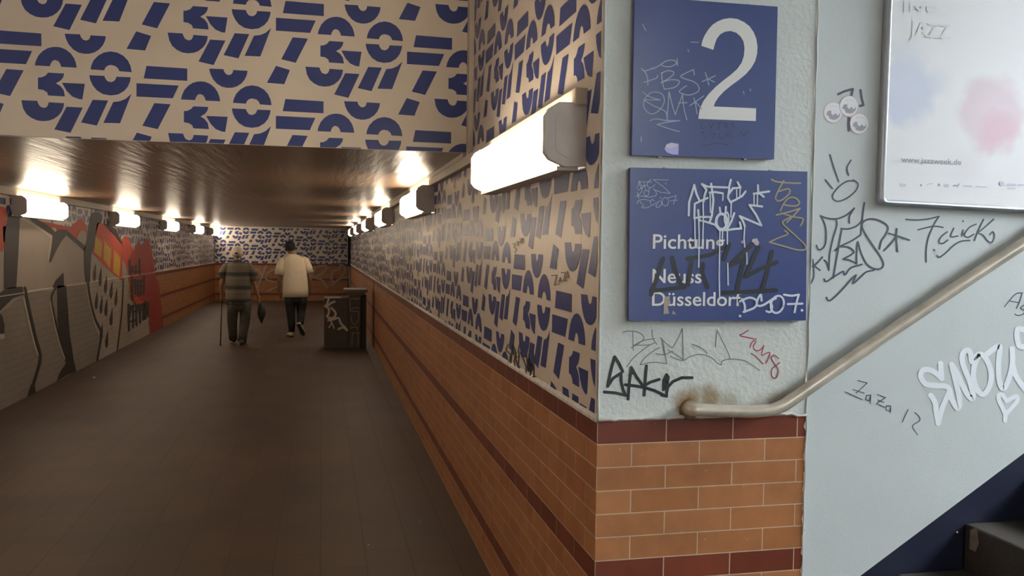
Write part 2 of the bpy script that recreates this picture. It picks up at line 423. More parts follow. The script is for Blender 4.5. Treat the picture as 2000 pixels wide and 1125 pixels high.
# right tunnel wall: tiles below, lettered paint above, sloped tile ledge between
mb = MB()
mb.add([(XR, YP, ZT), (XR, YP, ZTOP), (XR, YE-1.2, ZTOP), (XR, YE-1.2, ZT)], [(0, 1, 2, 3)], M_CREAM)
mb.add([(XR, YP, 0), (XR, YP, ZT), (XR, YE-1.2, ZT), (XR, YE-1.2, 0)], [(0, 1, 2, 3)], M_TILEY)
mb.add([(XR, YE-1.2, 0), (XR, YE-1.2, ZTOP), (XR+1.8, YE-1.2, ZTOP), (XR+1.8, YE-1.2, 0)], [(0, 1, 2, 3)], M_CREAM)
pattern(mb, lambda u, z: (XR-EPS, -u, z), (-(YE-1.25), ZT+.02), (-(YP+.03), ZTOP), (-3.309, 1.4946), (.752, -.134), .541, (.985, .96))
wall_right = mb.build('wall_right'); tag(wall_right, kind='structure')
mb = MB(); mb.prism([(XR-.006, YP, ZT-.004), (XR-.006, YP, ZT+.006), (XR, YP, ZT+.022), (XR, YP, ZT-.004)], (0, YE-1.2-YP, 0), M_GROUT); tag(mb.build('trim_1'), kind='structure')
# left wall
mb = MB()
mb.add([(XL, -3.2, ZT), (XL, YE+2.5, ZT), (XL, YE+2.5, ZTOP), (XL, -3.2, ZTOP)], [(0, 1, 2, 3)], M_CREAM)
mb.add([(XL, -3.2, 0), (XL, YE+2.5, 0), (XL, YE+2.5, ZT), (XL, -3.2, ZT)], [(0, 1, 2, 3)], M_TILEY)
pattern(mb, lambda u, z: (XL+EPS, u, z), (-3, ZT+.02), (YE, ZTOP), (3.1, 1.7), (.752, -.134), .541, (.985, .96))
wall_left = mb.build('wall_left'); tag(wall_left, kind='structure')
mb = MB(); mb.prism([(XL, -3, ZT-.004), (XL, -3, ZT+.022), (XL+.006, -3, ZT+.006), (XL+.006, -3, ZT-.004)], (0, YE+3, 0), M_GROUT); tag(mb.build('trim_2'), kind='structure')
# end wall
XE = on(1, YE, 679.5, 480).x
mb = MB()
mb.box((XL, YE, 0), (XE, YE+.3, ZT), M_TILEX)
mb.box((XL, YE, ZT), (XE, YE+.3, ZC), M_CREAM)
pattern(mb, lambda u, z: (u, YE-EPS, z), (XL, ZT), (XE-.02, ZC-.03), (-.1107-.01, 1.8506), (.690, -.112), .513, (.905, .905))
wall_end = mb.build('wall_end'); tag(wall_end, kind='structure')
# the side passage behind the end wall
mb = MB(); mb.box((XL, YE+2.2, 0), (XR+1.8, YE+2.4, ZC), M_PIER); tag(mb.build('wall_passage'), kind='structure')
mb = MB(); mb.box((XR+1.75, YE-1.2, 0), (XR+1.85, YE+2.4, ZC), M_PIER); tag(mb.build('wall_passage_side'), kind='structure')

# pier front (rough paint over tiles) and the stair wall beside it
XPE = 1.652
mb = MB()
JG = [(.005*math.sin(i*2.3)+.004*math.sin(i*5.1)) for i in range(60)]
n = 58; left = [(XR, 0), (XR, ZT)]
edge = [(XPE+JG[i], ZT-ZT*i/n) for i in range(n+1)]
mb.add([(XR, YP, 0), (XR, YP, ZT)]+[(x, YP, z) for x, z in edge], [list(range(len(edge)+2))], M_TILEX)
edge2 = [(XPE+JG[i]*.7, ZT+(ZTOP+1.4-ZT)*i/n) for i in range(n+1)]
top = [(XR, YP, ZTOP+1.4), (XR, YP, ZT)]
mb.add([(x, YP, z) for x, z in edge2]+top, [list(range(len(edge2)+2))], M_PIER)
mb.add([(XR, YP, ZT), (XR, YP, ZTOP+1.4), (XR, YP+.01, ZTOP+1.4), (XR, YP+.01, ZT)], [(0, 1, 2, 3)], M_GROUT)
mb.add([(XPE, YP, 0), (XPE, YP, ZTOP+1.4), (XPE, YP+.012, ZTOP+1.4), (XPE, YP+.012, 0)], [(0, 1, 2, 3)], M_PIER)
def grime(m):
    """brown hand dirt around the rail end: a noisy blot in the paint"""
    nt = m.node_tree; b = nt.nodes['Principled BSDF']; src = b.inputs['Base Color'].links[0].from_socket
    g = nd(nt, 'ShaderNodeNewGeometry'); n = nd(nt, 'ShaderNodeTexNoise'); n.inputs['Scale'].default_value = 18; n.inputs['Detail'].default_value = 6
    nt.links.new(g.outputs['Position'], n.inputs['Vector'])
    fac = None
    for cx, cy, r, st in ((1346, 786, .075, 1), (1385, 776, .065, .85), (1358, 812, .06, .9), (1425, 786, .06, .55), (1520, 782, .055, .5), (1480, 790, .05, .4)):
        c = on(1, YP, cx, cy); d = nd(nt, 'ShaderNodeVectorMath', operation='DISTANCE'); nt.links.new(g.outputs['Position'], d.inputs[0]); d.inputs[1].default_value = c
        dd = mth(nt, 'ADD', d.outputs['Value'], mth(nt, 'MULTIPLY', mth(nt, 'SUBTRACT', n.outputs['Fac'], .5), .06))
        mr = nd(nt, 'ShaderNodeMapRange', interpolation_type='SMOOTHSTEP'); mr.inputs[1].default_value = r*.2; mr.inputs[2].default_value = r; mr.inputs[3].default_value = st; mr.inputs[4].default_value = 0
        nt.links.new(dd, mr.inputs[0]); fac = mr.outputs[0] if fac is None else mth(nt, 'MAXIMUM', fac, mr.outputs[0])
    mx = nd(nt, 'ShaderNodeMix', data_type='RGBA'); nt.links.new(fac, mx.inputs[0]); nt.links.new(src, mx.inputs[6]); mx.inputs[7].default_value = (.21, .13, .045, 1)
    nt.links.new(mx.outputs[2], b.inputs['Base Color'])
grime(M_PIER)
wall_pier = mb.build('wall_pier'); tag(wall_pier, kind='structure')
mb = MB(); YS = YP+.008
a = on(1, YS, 1680, 1125); b = on(1, YS, 2000, 885); sl = (b.z-a.z)/(b.x-a.x); x0 = a.x-a.z/sl; x1 = 9.0
zs = lambda x: a.z+(x-a.x)*sl
xw = XPE-.02
mb.add([(xw, YS, zs(xw)), (x1, YS, zs(x1)), (x1, YS, 7), (xw, YS, 7)], [(0, 1, 2, 3)], M_STAIR)
mb.add([(xw, YS, 0), (x1, YS, 0), (x1, YS, zs(x1)), (xw, YS, zs(xw))], [(0, 1, 2, 3)], M_NAVY)
wall_stair = mb.build('wall_stair'); tag(wall_stair, kind='structure')
mb = MB()   # ragged render bead where paint meets the tile corner, and the vertical corner beads
rd = random.Random(3)
pts = [(XR+.002, YP-.002, ZT+.003)]+[(XR+(XPE-XR)*i/40, YP-.003-rd.random()*.003, ZT+.002+rd.random()*.006-.004*(i > 37)) for i in range(1, 41)]
mb.tube(pts, [.0035+rd.random()*.003 for _ in pts], M_GROUT, 6)
mb.tube([(XPE+.002+.002*math.sin(i*3), YP-.002, .3+i*.075) for i in range(45)], [.0025+rd.random()*.002 for _ in range(45)], M_PIER, 6)
mb.tube([(XR+.002, YP-.001, ZT+i*.05) for i in range(45)], [.003+rd.random()*.002 for _ in range(45)], M_PIER, 6)
tag(mb.build('trim_3'), kind='structure')

# shell of the entrance hall and the stairwell (open to the sky beyond the cover added over the lower stairs)
mb = MB(); mb.box((XL-.2, -3.3, ZTOP), (2.3, YH+.2, ZTOP+.2), M_ENTR); tag(mb.build('ceiling_entrance'), kind='structure')
mb = MB(); mb.box((XL-.2, -3.4, 0), (8, -3.2, ZTOP+.2), M_ENTR); tag(mb.build('wall_back'), kind='structure')
mb = MB(); mb.box((2.3, -1.4, ZTOP), (4.6, YS+.2, ZTOP+.2), M_ENTR); tag(mb.build('ceiling_light_block'), kind='structure')  # unseen cover, added to block overhead sky so daylight comes from the right
mb = MB(); mb.box((2.4, -1.3, 0), (9, -1.2, 4.2), M_STAIR); tag(mb.build('wall_stair_opposite'), kind='structure')
# channels above the lamps and the strip beside the beam
mb = MB(); mb.box((XR-.045, 2.885, 2.246), (XR, YE-1.2, 2.305), M_TRUNK); mb.box((XR-.05, YH, 2.3), (XR, YE-1.2, ZC), M_TRUNK); tag(mb.build('trim_4', bevel=.004), kind='structure')
mb = MB(); mb.box((XL, 1.0, 2.246), (XL+.05, YE-.02, ZC), M_TRUNK); tag(mb.build('trim_5', bevel=.004), kind='structure')
mb = MB(); mb.box((XR-.03, YH-.10, 2.305), (XR, YH-.02, ZTOP), M_TRUNK); tag(mb.build('trim_6', bevel=.003), kind='structure')
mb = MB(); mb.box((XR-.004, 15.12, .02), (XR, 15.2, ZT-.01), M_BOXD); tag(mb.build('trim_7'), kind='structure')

# ------------------------------------------------------------------ lamps
def make_lamp(side, L):
    """built at the origin: wall plane x=0, opens toward +x for side=1; near end at y=0"""
    root = empty('wall_lamp')
    s = side
    prof = [(0, -.107), (.075, -.112), (.13, -.088), (.147, -.066), (.147, .062), (.13, .088), (.10, .107), (0, .110)]
    P = lambda pr, y: [Vector((s*x, y, z)) for x, z in pr]
    def orient(m): return m
    mb = MB(); mb.box((min(0, s*.05), .02, -.1), (max(0, s*.05), L-.02, .105), M_GREY); mb.box((min(s*.02, s*.095), .03, -.122), (max(s*.02, s*.095), L-.03, -.108), M_GREY)
    mb.build('housing', root)
    dif = [(.05, -.104), (.075, -.106), (.127, -.085), (.143, -.064), (.143, .06), (.127, .084), (.10, .102), (.05, .104)]
    mb = MB(); mb.prism(P(dif, .035), (0, L-.06, 0), M_GLOW); mb.build('diffuser', root)
    for y, t in ((0, .035), (L-.025, .025)):
        mb = MB(); mb.prism(P(prof, y), (0, t, 0), M_GREY); 
        if y == 0:
            inner = [(x*.62+.02, z*.74) for x, z in prof]
            mb.prism(P(inner, -.004), (0, .004, 0), M_GREY)
        mb.build('end_cap', root, bevel=.004)
    return root
def copy_tree(o, parent=None):
    c = o.copy(); COL.objects.link(c)
    if parent: c.parent = parent
    for ch in o.children: copy_tree(ch, c)
    return c
ordr = ['first', 'second', 'third', 'fourth', 'fifth', 'sixth']
protoR = make_lamp(-1, 1.53); ZL = 2.146
for i, y in enumerate((2.894, 7.02, 11.15, 15.28, 19.45, 23.6)):
    o = protoR if i == 0 else copy_tree(protoR)
    o.location = (XR, y, ZL)
    lab = ['large lit wall lamp with grey end cap beside the pier, nearest on the right wall',
           'lit wall lamp on the right lettered wall, second from the grey pier',
           'lit wall lamp on the right lettered wall, third from the grey pier',
           'small lit wall lamp on the right wall, fourth from the grey pier',
           'tiny lit wall lamp far down the right wall, fifth from the pier',
           'farthest lit wall lamp on the right wall, by the tunnel end'][i]
    tag(o, lab, 'lamp', 'lit strip lamps along the right tunnel wall')
protoL = make_lamp(1, 1.62)
for i, y in enumerate((10.30, 14.72, 19.08, 23.30, 27.0, 5.9, 1.5)):
    o = protoL if i == 0 else copy_tree(protoL)
    o.location = (XL, y, ZL)
    lab = ['lit wall lamp over the red and black mural, nearest on the left wall',
           'lit wall lamp above the painted yellow flames, second visible on the left wall',
           'lit wall lamp on the left wall just past the red mural, third visible',
           'small lit wall lamp on the left wall, fourth visible toward the end wall',
           'smallest lit wall lamp on the left wall, touching the lettered end wall',
           'wall lamp on the left wall just inside the tunnel mouth, out of the picture',
           'wall lamp on the left wall of the entrance hall, out of the picture'][i]
    tag(o, lab, 'lamp', 'lit strip lamps along the left tunnel wall')

#@@PART2
# ------------------------------------------------------------------ mural on the left wall
MB_BASE = mural_mat('mural_pale_fill', (.40, .34, .28))
MB_GREY = mural_mat('mural_grey_fill', (.27, .235, .20))
MB_BLACK = mural_mat('mural_black', (.022, .018, .016))
MB_RED = mural_mat('mural_red', (.60, .055, .022))
MB_DRED = mural_mat('mural_dark_red', (.36, .028, .016))
MB_YEL = mural_mat('mural_yellow', (.62, .36, .02))
MB_WHT = mural_mat('mural_highlight', (.55, .49, .42))
Z3 = tr(0, 330, .41783); L3 = tr(0, 340, .21333); Z4 = tr(0, 560, .23111); Z5 = tr(180, 400, .23111); Z9 = tr(240, 480, .16889)
mur = MB()
def PL(k): return (0, XL+.0025+k*.0008)
def mp(k, m, T, pts, smooth=False): patch(mur, m, PL(k), T, pts, smooth, zmin=.002)
def ml(k, m, T, wd, pts): ribbon(mur, m, PL(k), T, wd, pts)
mp(0, MB_BASE, Z3, [(-60,200),(0,200),(60,230),(150,235),(250,262),(330,290),(400,270),(440,250),(520,290),(572,330),(600,420),(600,600),(640,650),(690,660),(700,775),(560,845),(340,955),(0,1130),(-60,1180)])
mp(1, MB_GREY, Z4, [(-40,260),(200,60),(215,30),(440,40),(470,20),(560,0),(750,-20),(760,60),(790,230),(840,400),(840,430),(815,640),(640,720),(475,800),(235,930),(0,1060),(-40,1100)])
mp(2, MB_RED, Z3, [(-40,150),(0,172),(30,190),(38,300),(26,350),(10,388),(0,380),(-40,390)])
mp(2, MB_DRED, Z3, [(14,270),(30,265),(30,330),(16,345)])
mp(2, MB_RED, Z3, [(150,236),(250,255),(330,272),(360,245),(383,232),(402,260),(412,330),(396,372),(340,330),(300,300),(250,302),(200,268)])
mp(3, MB_WHT, L3, ell(492,515,26,26,0,14)); mp(3, MB_BASE, L3, [(705,595),(715,560),(735,525),(760,512),(785,530),(795,570),(795,620),(785,665)])
mp(4, MB_BLACK, Z3, [(38,208),(60,195),(96,190),(93,240),(86,400),(76,556),(20,562),(20,430),(24,300),(34,240)])
mp(4, MB_BLACK, Z3, [(-20,600),(10,572),(40,555),(105,550),(112,587),(60,605),(25,640),(0,665),(-20,690)])
mp(4, MB_BLACK, Z3, [(-20,660),(0,672),(12,690),(22,730),(20,768),(-20,770)]); mp(5, MB_WHT, Z3, ell(8,783,16,12))
ml(3, MB_WHT, L3, 4.5, [(200,400),(330,480),(468,575),(462,650),(445,780)])
mp(4, MB_BLACK, L3, [(265,400),(360,425),(440,470),(505,530),(530,512),(565,505),(610,512),(700,590),(787,662),(778,710),(690,630),(608,560),(560,620),(510,710),(465,812),(450,790),(468,690),(482,560),(430,530),(300,440)])
mp(4, MB_BLACK, L3, [(838,370),(862,350),(905,352),(940,380),(935,430),(900,462),(878,560),(862,660),(835,750),(828,880),(826,992),(786,998),(772,880),(770,700),(792,600),(815,470)])
mp(4, MB_RED, Z5, [(40,160),(70,148),(110,172),(190,250),(252,330),(256,642),(220,618),(110,520),(8,415),(20,330)])
mp(4, MB_BLACK, Z5, [(95,160),(150,168),(205,215),(256,318),(252,338),(190,258),(115,180)])
for fl in ([(18,398),(28,250),(38,290),(46,262),(56,300),(66,280),(74,318),(88,300),(84,375),(76,452)], [(95,458),(104,288),(114,330),(122,312),(132,352),(142,338),(150,372),(163,352),(160,440),(152,538)], [(176,560),(186,356),(196,412),(204,388),(212,428),(222,408),(228,448),(239,430),(238,520),(228,612)]): mp(5, MB_YEL, Z5, fl)
mp(3, MB_RED, Z5, [(255,290),(275,262),(300,272),(325,320),(345,382),(360,372),(385,308),(405,325),(425,365),(448,288),(480,290),(505,380),(530,560),(545,650),(570,690),(582,800),(600,1000),(612,1090),(490,1092),(482,860),(430,830),(370,838),(330,705),(310,600),(285,500),(255,465)])
mp(4, MB_DRED, Z5, [(350,382),(365,370),(385,312),(425,368),(448,295),(478,300),(500,390),(528,570),(568,700),(580,800),(600,1000),(608,1088),(495,1088),(486,850),(440,820),(400,800),(365,700),(320,600),(300,480),(330,420)])
ml(5, MB_BLACK, Z3, 2.6, [(577,515),(572,640),(562,740),(549,850)])
ml(5, MB_BLACK, Z3, 4.2, [(412,532),(424,620),(445,700),(474,765),(468,820),(455,893)])
ml(5, MB_WHT, Z3, 1.8, [(404,545),(416,620),(436,700),(462,772)])
ml(5, MB_BLACK, Z4, 5.6, [(212,10),(250,200),(300,420),(342,590),(315,720),(275,850),(262,905)])
mp(5, MB_BLACK, Z4, [(232,925),(262,830),(290,810),(306,906)])
ml(5, MB_WHT, Z4, 2.6, [(200,90),(240,280),(290,480),(322,580)])
ml(5, MB_BLACK, Z4, 3.4, [(468,15),(436,98),(462,250),(505,430),(562,630)])
ml(5, MB_WHT, Z4, 2.2, [(425,120),(455,290),(500,470),(548,610)])
mp(5, MB_BLACK, Z4, [(485,-10),(558,-10),(572,150),(590,400),(620,600),(645,716),(560,750),(480,802),(500,738),(535,680),(566,632),(510,450),(488,300)])
mp(5, MB_BLACK, Z3, [(297,484),(300,550),(262,560),(245,552),(262,520)])
for cx, cy in ((443,488),(470,510),(495,545),(521,568),(543,603),(452,618),(474,640),(497,652),(521,695),(475,765),(500,800)):
    mp(5, MB_BLACK, Z3, [(cx+5,cy-48),(cx+6,cy-10),(cx+6,cy+18),(cx,cy+40),(cx-7,cy+28),(cx-8,cy+5),(cx-2,cy-22)])
for pts in ([(80,165),(82,325)],[(190,165),(195,325)],[(75,300),(205,300)],[(110,300),(112,240)],[(150,310),(150,230)],
            [(105,360),(112,630)],[(140,390),(145,560)],[(170,400),(175,580)],[(205,400),(205,570)],[(245,350),(240,560)],[(110,420),(245,400)],[(120,470),(230,460)],
            [(68,680),(72,980)],[(95,700),(75,830)],[(120,690),(120,940)],[(155,700),(160,920)],[(185,690),(190,780)],[(200,690),(200,890)],[(235,670),(235,855)],[(265,650),(262,845)],[(290,660),(288,815)],[(70,700),(220,690)],[(75,880),(160,860)],[(130,760),(230,730)]):
    ml(6, MB_BLACK, Z9, 4.0, pts)
o = mur.build('mural', wall_left); o['label'] = 'large red, black and grey graffiti mural with yellow flames and black drops'

# ------------------------------------------------------------------ pen and spray tags on the walls
W1 = tr(1000, 420, .19547); W2 = tr(1000, 600, .19547); V5 = tr(660, 250, .2756)
PR = (0, XR-.003)
decal('graffiti_tag', wall_right, PR, W1, [(M_BROWNINK, 1.6, p, False) for p in (
    [(395,605),(445,600),(420,700),(470,690)], [(465,680),(480,625),(500,668)], [(462,660),(500,655)], [(490,575),(530,575),(515,660),(545,655)], [(535,655),(552,560),(565,630)], [(535,620),(562,618)])], 'thin brown pen tag ZAZA')
decal('graffiti_tag', wall_right, PR, W1, [(M_BROWNINK, 1.2, p) for p in ([(5,290),(35,285),(20,320),(45,340),(25,375)], [(45,270),(60,265),(55,300),(75,300)], [(75,240),(95,240),(90,280),(110,270),(105,225)], [(60,285),(110,235)])], 'faint brown pen scribble')
decal('graffiti_tag', wall_right, PR, W2, [(M_BLACK, 1.7, p) for p in (
    [(-40,370),(-60,430),(-20,470),(-30,540),(-60,560)], [(-15,560),(0,400),(10,380),(15,480),(5,430)], [(10,400),(30,430),(40,540),(60,600),(80,600)], [(30,600),(20,540),(40,450)], [(75,375),(60,430),(70,500),(60,560),(75,610)], [(45,500),(70,490)],
    [(80,450),(130,570),(140,660)], [(140,470),(160,640),(150,520),(175,650),(165,500),(185,640),(190,560),(180,690)], [(185,430),(215,480),(205,600),(190,640),(215,580),(215,690)], [(90,650),(150,670),(180,700),(240,690)])], 'thin black pen tag above the tile ledge')
EZ = tr(400, 400, .28436)
decal('graffiti_tag', wall_end, (1, YE-.012), EZ, [(M_GREYSPR, 3.4, p) for p in (
    [(330,440),(370,450),(400,500)], [(420,420),(390,500),(360,570)], [(490,440),(430,470),(420,510),(470,530)], [(430,590),(500,560),(530,520)],
    [(740,430),(830,420),(820,460),(740,500),(760,430)], [(750,500),(810,520),(840,570)], [(930,440),(880,460),(870,510),(900,530),(950,480),(960,430),(930,410),(930,440)], [(880,550),(920,510),(985,500)], [(990,430),(995,560)])], 'looping grey spray tag across the far tiles')
B62 = tr(1160, 620, .22); PP = (1, YP-.0012)
decal('graffiti_tag', wall_pier, PP, B62, [(M_BLACK, 6.0, p, False) for p in (
    [(122,612),(140,520),(160,430),(185,350),(225,410),(255,480)], [(122,612),(170,540),(240,495),(242,570),(258,640),(282,692)], [(282,692),(190,670),(92,662)],
    [(303,725),(312,600),(332,445),(380,530),(430,600)], [(280,598),(380,610),(450,622),(540,650),(620,690)], [(466,430),(455,560),(446,690)], [(580,550),(500,575),(440,610)],
    [(600,690),(645,700),(645,620),(660,530),(645,508),(622,560),(618,640)], [(640,700),(655,620),(700,570),(780,535),(872,535)])], 'thick black marker tag SAKE above the tiles')
decal('graffiti_tag', wall_pier, PP, B62, [(M_FAINT, 1.9, p) for p in (
    [(258,132),(300,122),(380,128),(435,160),(440,195),(390,235),(330,270)], [(345,130),(348,290)], [(515,110),(522,180),(560,240)], [(350,250),(440,205),(540,188)], [(360,245),(480,245),(540,225)],
    [(290,440),(350,360),(420,300),(500,240)], [(410,415),(460,350),(540,290),(585,268)], [(410,420),(530,398),(650,412)], [(645,410),(632,320),(605,190)], [(590,180),(640,230),(695,270)], [(600,185),(630,330)], [(700,265),(750,180),(782,100)], [(785,100),(790,240),(792,370)], [(660,290),(730,330),(800,380)], [(550,320),(620,330),(700,300)], [(680,345),(740,372),(800,380),(850,350),(930,328),(985,335),(1050,362),(1090,400),(1130,422)],
    [(872,240),(930,258),(990,300),(1000,320)], [(1080,262),(1085,180),(1097,115)], [(1095,115),(1140,210),(1185,300),(1212,372)], [(1130,420),(1140,388),(1212,370),(1330,382),(1400,420),(1470,470)])], 'dry black marker scrawl below the direction sign')
decal('graffiti_tag', wall_pier, PP, B62, [(M_RED, 2.3, p) for p in (
    [(1370,115),(1330,140),(1295,160),(1350,175),(1418,190)], [(1440,188),(1400,225),(1385,268)], [(1440,210),(1415,260),(1440,295),(1480,285),(1508,250)], [(1508,250),(1488,335),(1530,318),(1562,312),(1550,360),(1528,405)], [(1640,365),(1600,335),(1575,360),(1600,410),(1635,460),(1628,520),(1605,542),(1578,515),(1580,460),(1620,425),(1650,400)], [(1395,320),(1440,350),(1500,412)])], 'small dark red marker tag')
# wall of the stairs
S55 = tr(1560, 380, .2311); S54 = tr(1560, 130, .4537); PS = (1, YS-.0012)
decal('graffiti_tag', wall_stair, PS, S55, [(M_DARK, 3.4, p) for p in (
    [(185,180),(240,200),(320,205),(400,175),(470,115)], [(470,115),(430,180),(428,240)], [(190,185),(225,270),(232,370),(215,440),(170,468),(150,430)], [(315,205),(322,260),(290,370),(262,500),(255,640)], [(255,640),(240,580),(215,555)],
    [(365,288),(345,400),(320,540),(292,705)], [(360,288),(420,290),(490,265),(540,215)], [(555,70),(545,140),(535,230),(525,340)], [(525,340),(440,395),(345,440),(305,475)], [(345,440),(420,445),(465,480),(440,510),(375,545)], [(375,545),(430,555),(490,585)],
    [(490,580),(490,480),(500,400)], [(500,400),(530,500),(570,580),(620,620),(680,630),(715,600),(700,540),(620,420),(545,300),(540,240),(590,208),(660,212),(730,245),(755,285),(735,340),(700,390),(682,460)], [(215,715),(235,735),(290,700),(375,650),(380,675),(400,670),(440,620),(535,590)], [(235,870),(255,898),(300,870),(380,790),(440,720),(485,680)], [(485,680),(460,750),(520,700),(570,655),(635,640)],
    [(830,290),(825,370),(835,480)], [(760,328),(850,355),(935,385)], [(825,355),(775,420),(720,475)],
    [(118,550),(125,620),(125,700),(95,762)], [(70,615),(130,600),(200,530)], [(120,595),(180,640)])], 'large black marker tag of looping letters between two stars')
decal('graffiti_tag', wall_stair, PS, S55, [(M_DARK, 2.8, p) for p in (
    [(905,210),(1000,215),(1100,205),(1185,185)], [(1185,185),(1140,260),(1095,370),(1078,470),(1078,570)], [(1008,298),(1100,275),(1160,268),(1220,278)],
    [(1255,315),(1205,355),(1185,400),(1215,415),(1260,385)], [(1310,285),(1285,355),(1345,350)], [(1390,300),(1378,350)], [(1388,222),(1390,228)], [(1500,250),(1440,280),(1400,340),(1430,362),(1480,335)], [(1562,210),(1520,300),(1485,390)], [(1648,208),(1580,270),(1510,325)], [(1510,325),(1560,345),(1600,395),(1635,402),(1655,350),(1640,315),(1615,340)],
    [(1140,465),(1150,472)], [(1170,515),(1190,530),(1240,495),(1310,430),(1370,395),(1445,388)])], 'black marker tag 7 CLICK with an underline')
decal('graffiti_tag', wall_stair, PS, S54, [(M_DARK, 3.0, p) for p in (
    [(135,380),(150,430),(172,495)], [(225,403),(208,435),(215,468)], [(115,488),(145,525)], [(240,492),(205,495),(165,525),(145,560),(165,580),(205,568),(245,535),(255,505),(235,488)])], 'black marker drawing of an eye with three lashes')
decal('graffiti_tag', wall_stair, PS, tr(1590, 160, .10663), [(M_DARK, 4.6, p, False) for p in ([(440,225),(560,170),(710,130),(685,245)], [(850,150),(870,290),(905,425),(840,440)], [(640,660),(630,800),(635,890)])], 'short grey marker dashes around the stickers')
S57 = tr(1560, 540, .32)
decal('graffiti_tag', wall_stair, PS, S57, [(M_DARK, 1.7, p, False) for p in (
    [(360,635),(418,650),(350,712)], [(330,690),(400,712)], [(285,705),(388,752)], [(440,725),(415,725),(408,750),(430,760),(440,722),(437,775)], [(480,720),(530,740),(475,775),(525,800)], [(485,755),(520,768)], [(560,790),(535,790),(532,815),(555,822),(562,795),(558,832)], [(668,812),(650,850),(633,888)])]+[(M_DARK, 1.7, [(708,830),(735,855),(738,880),(700,905),(698,925),(725,965)])], 'thin black pen tag Zaza 12')
decal('graffiti_tag', wall_stair, PS, S57, [(M_DARK, 1.9, p) for p in ([(1255,185),(1320,110),(1365,100)], [(1365,100),(1350,150),(1330,195)], [(1290,150),(1345,160)], [(1375,175),(1355,190),(1375,205),(1380,180),(1375,225),(1340,238),(1320,230)])], 'thin black pen tag Ag at the right')
S67 = tr(1780, 620, .20446)
decal('graffiti_tag', wall_stair, PS, S67, [(M_SPRAY, 10.6, p) for p in (
    [(278,440),(285,520),(290,585)], [(285,580),(235,530),(170,500),(110,505),(90,560),(130,630),(220,650),(320,655),(365,690),(350,740),(300,850),(255,1010)], [(185,745),(225,810),(240,910),(258,1010)],
    [(365,690),(390,790),(445,870),(462,800),(440,680),(385,450)], [(385,450),(440,540),(490,650),(540,740),(580,775),(590,740),(560,620),(500,470),(485,370),(520,315),(560,330),(575,420)],
    [(640,370),(600,470),(595,580),(630,690),(680,735),(730,690),(765,580),(745,460),(700,380),(650,350),(605,385)], [(700,370),(760,320),(835,270),(845,310),(832,450),(840,600),(878,680),(930,590),(965,440),(962,300)], [(965,440),(1000,560),(1080,680)],
    [(1080,120),(1020,110),(1010,180),(1030,270),(1080,280)])], 'thick white spray tag beneath the handrail')
decal('graffiti_tag', wall_stair, PS, S67, [(M_SPRAY, 8.5, p) for p in ([(910,800),(870,740),(835,745),(840,800),(870,860),(900,930)], [(910,800),(960,770),(1010,755),(1010,800),(960,860),(900,930)], [(903,900),(895,985)])], 'white sprayed heart')

# ------------------------------------------------------------------ signs on the pier
def panel(name, corners, thick, label, cat, m=M_SIGN):
    """corners in picture pixels, clockwise from top left, front face stands off the pier by thick"""
    P = [on(1, YP-thick, *c) for c in corners]
    c0 = sum(P, Vector())/4; root = empty(name, (c0.x, YP, min(p.z for p in P)))
    mb = MB(); mb.prism(P, (0, thick-.006, 0), m); mb.build('sign_panel', root, bevel=.003)
    for fx, fz in ((.2, 0), (.8, 0), (.2, 1), (.8, 1)):
        q = P[0].lerp(P[1], fx) if fz else P[3].lerp(P[2], fx)
        mb = MB(); mb.box((q.x-.006, YP-.016, q.z-.004), (q.x+.006, YP, q.z+.004), M_ALU); mb.build('mounting_clip', root)
    tag(root, label, cat); return root
TH = .024; PG = (1, YP-TH-.001); PG2 = (1, YP-TH-.0018); PG3 = (1, YP-TH-.0026)
s2 = panel('platform_sign', [(1240,-8),(1519,13),(1512,311),(1234,303)], TH, 'square blue platform sign with a large white number 2, above the direction sign', 'sign')
N2 = tr(1180, 0, .3022)
mb = MB(); patch(mb, M_SIGNW, PG, N2, [(628,296),(635,262),(650,228),(672,192),(700,160),(735,137),(775,122),(815,117),(860,122),(905,143),(940,170),(966,208),(983,250),(991,300),(989,345),(976,395),(950,440),(915,480),(870,517),(820,553),(775,590),(740,627),(718,660),(708,688),(982,700),(980,782),(608,768),(618,705),(640,655),(675,608),(720,562),(770,520),(820,482),(860,445),(888,405),(903,360),(907,310),(900,268),(882,236),(853,211),(815,200),(780,205),(750,222),(728,250),(715,285),(706,322)])
mb.build('numeral', s2)['label'] = 'white number 2'
G64 = tr(1230, 90, .1777)
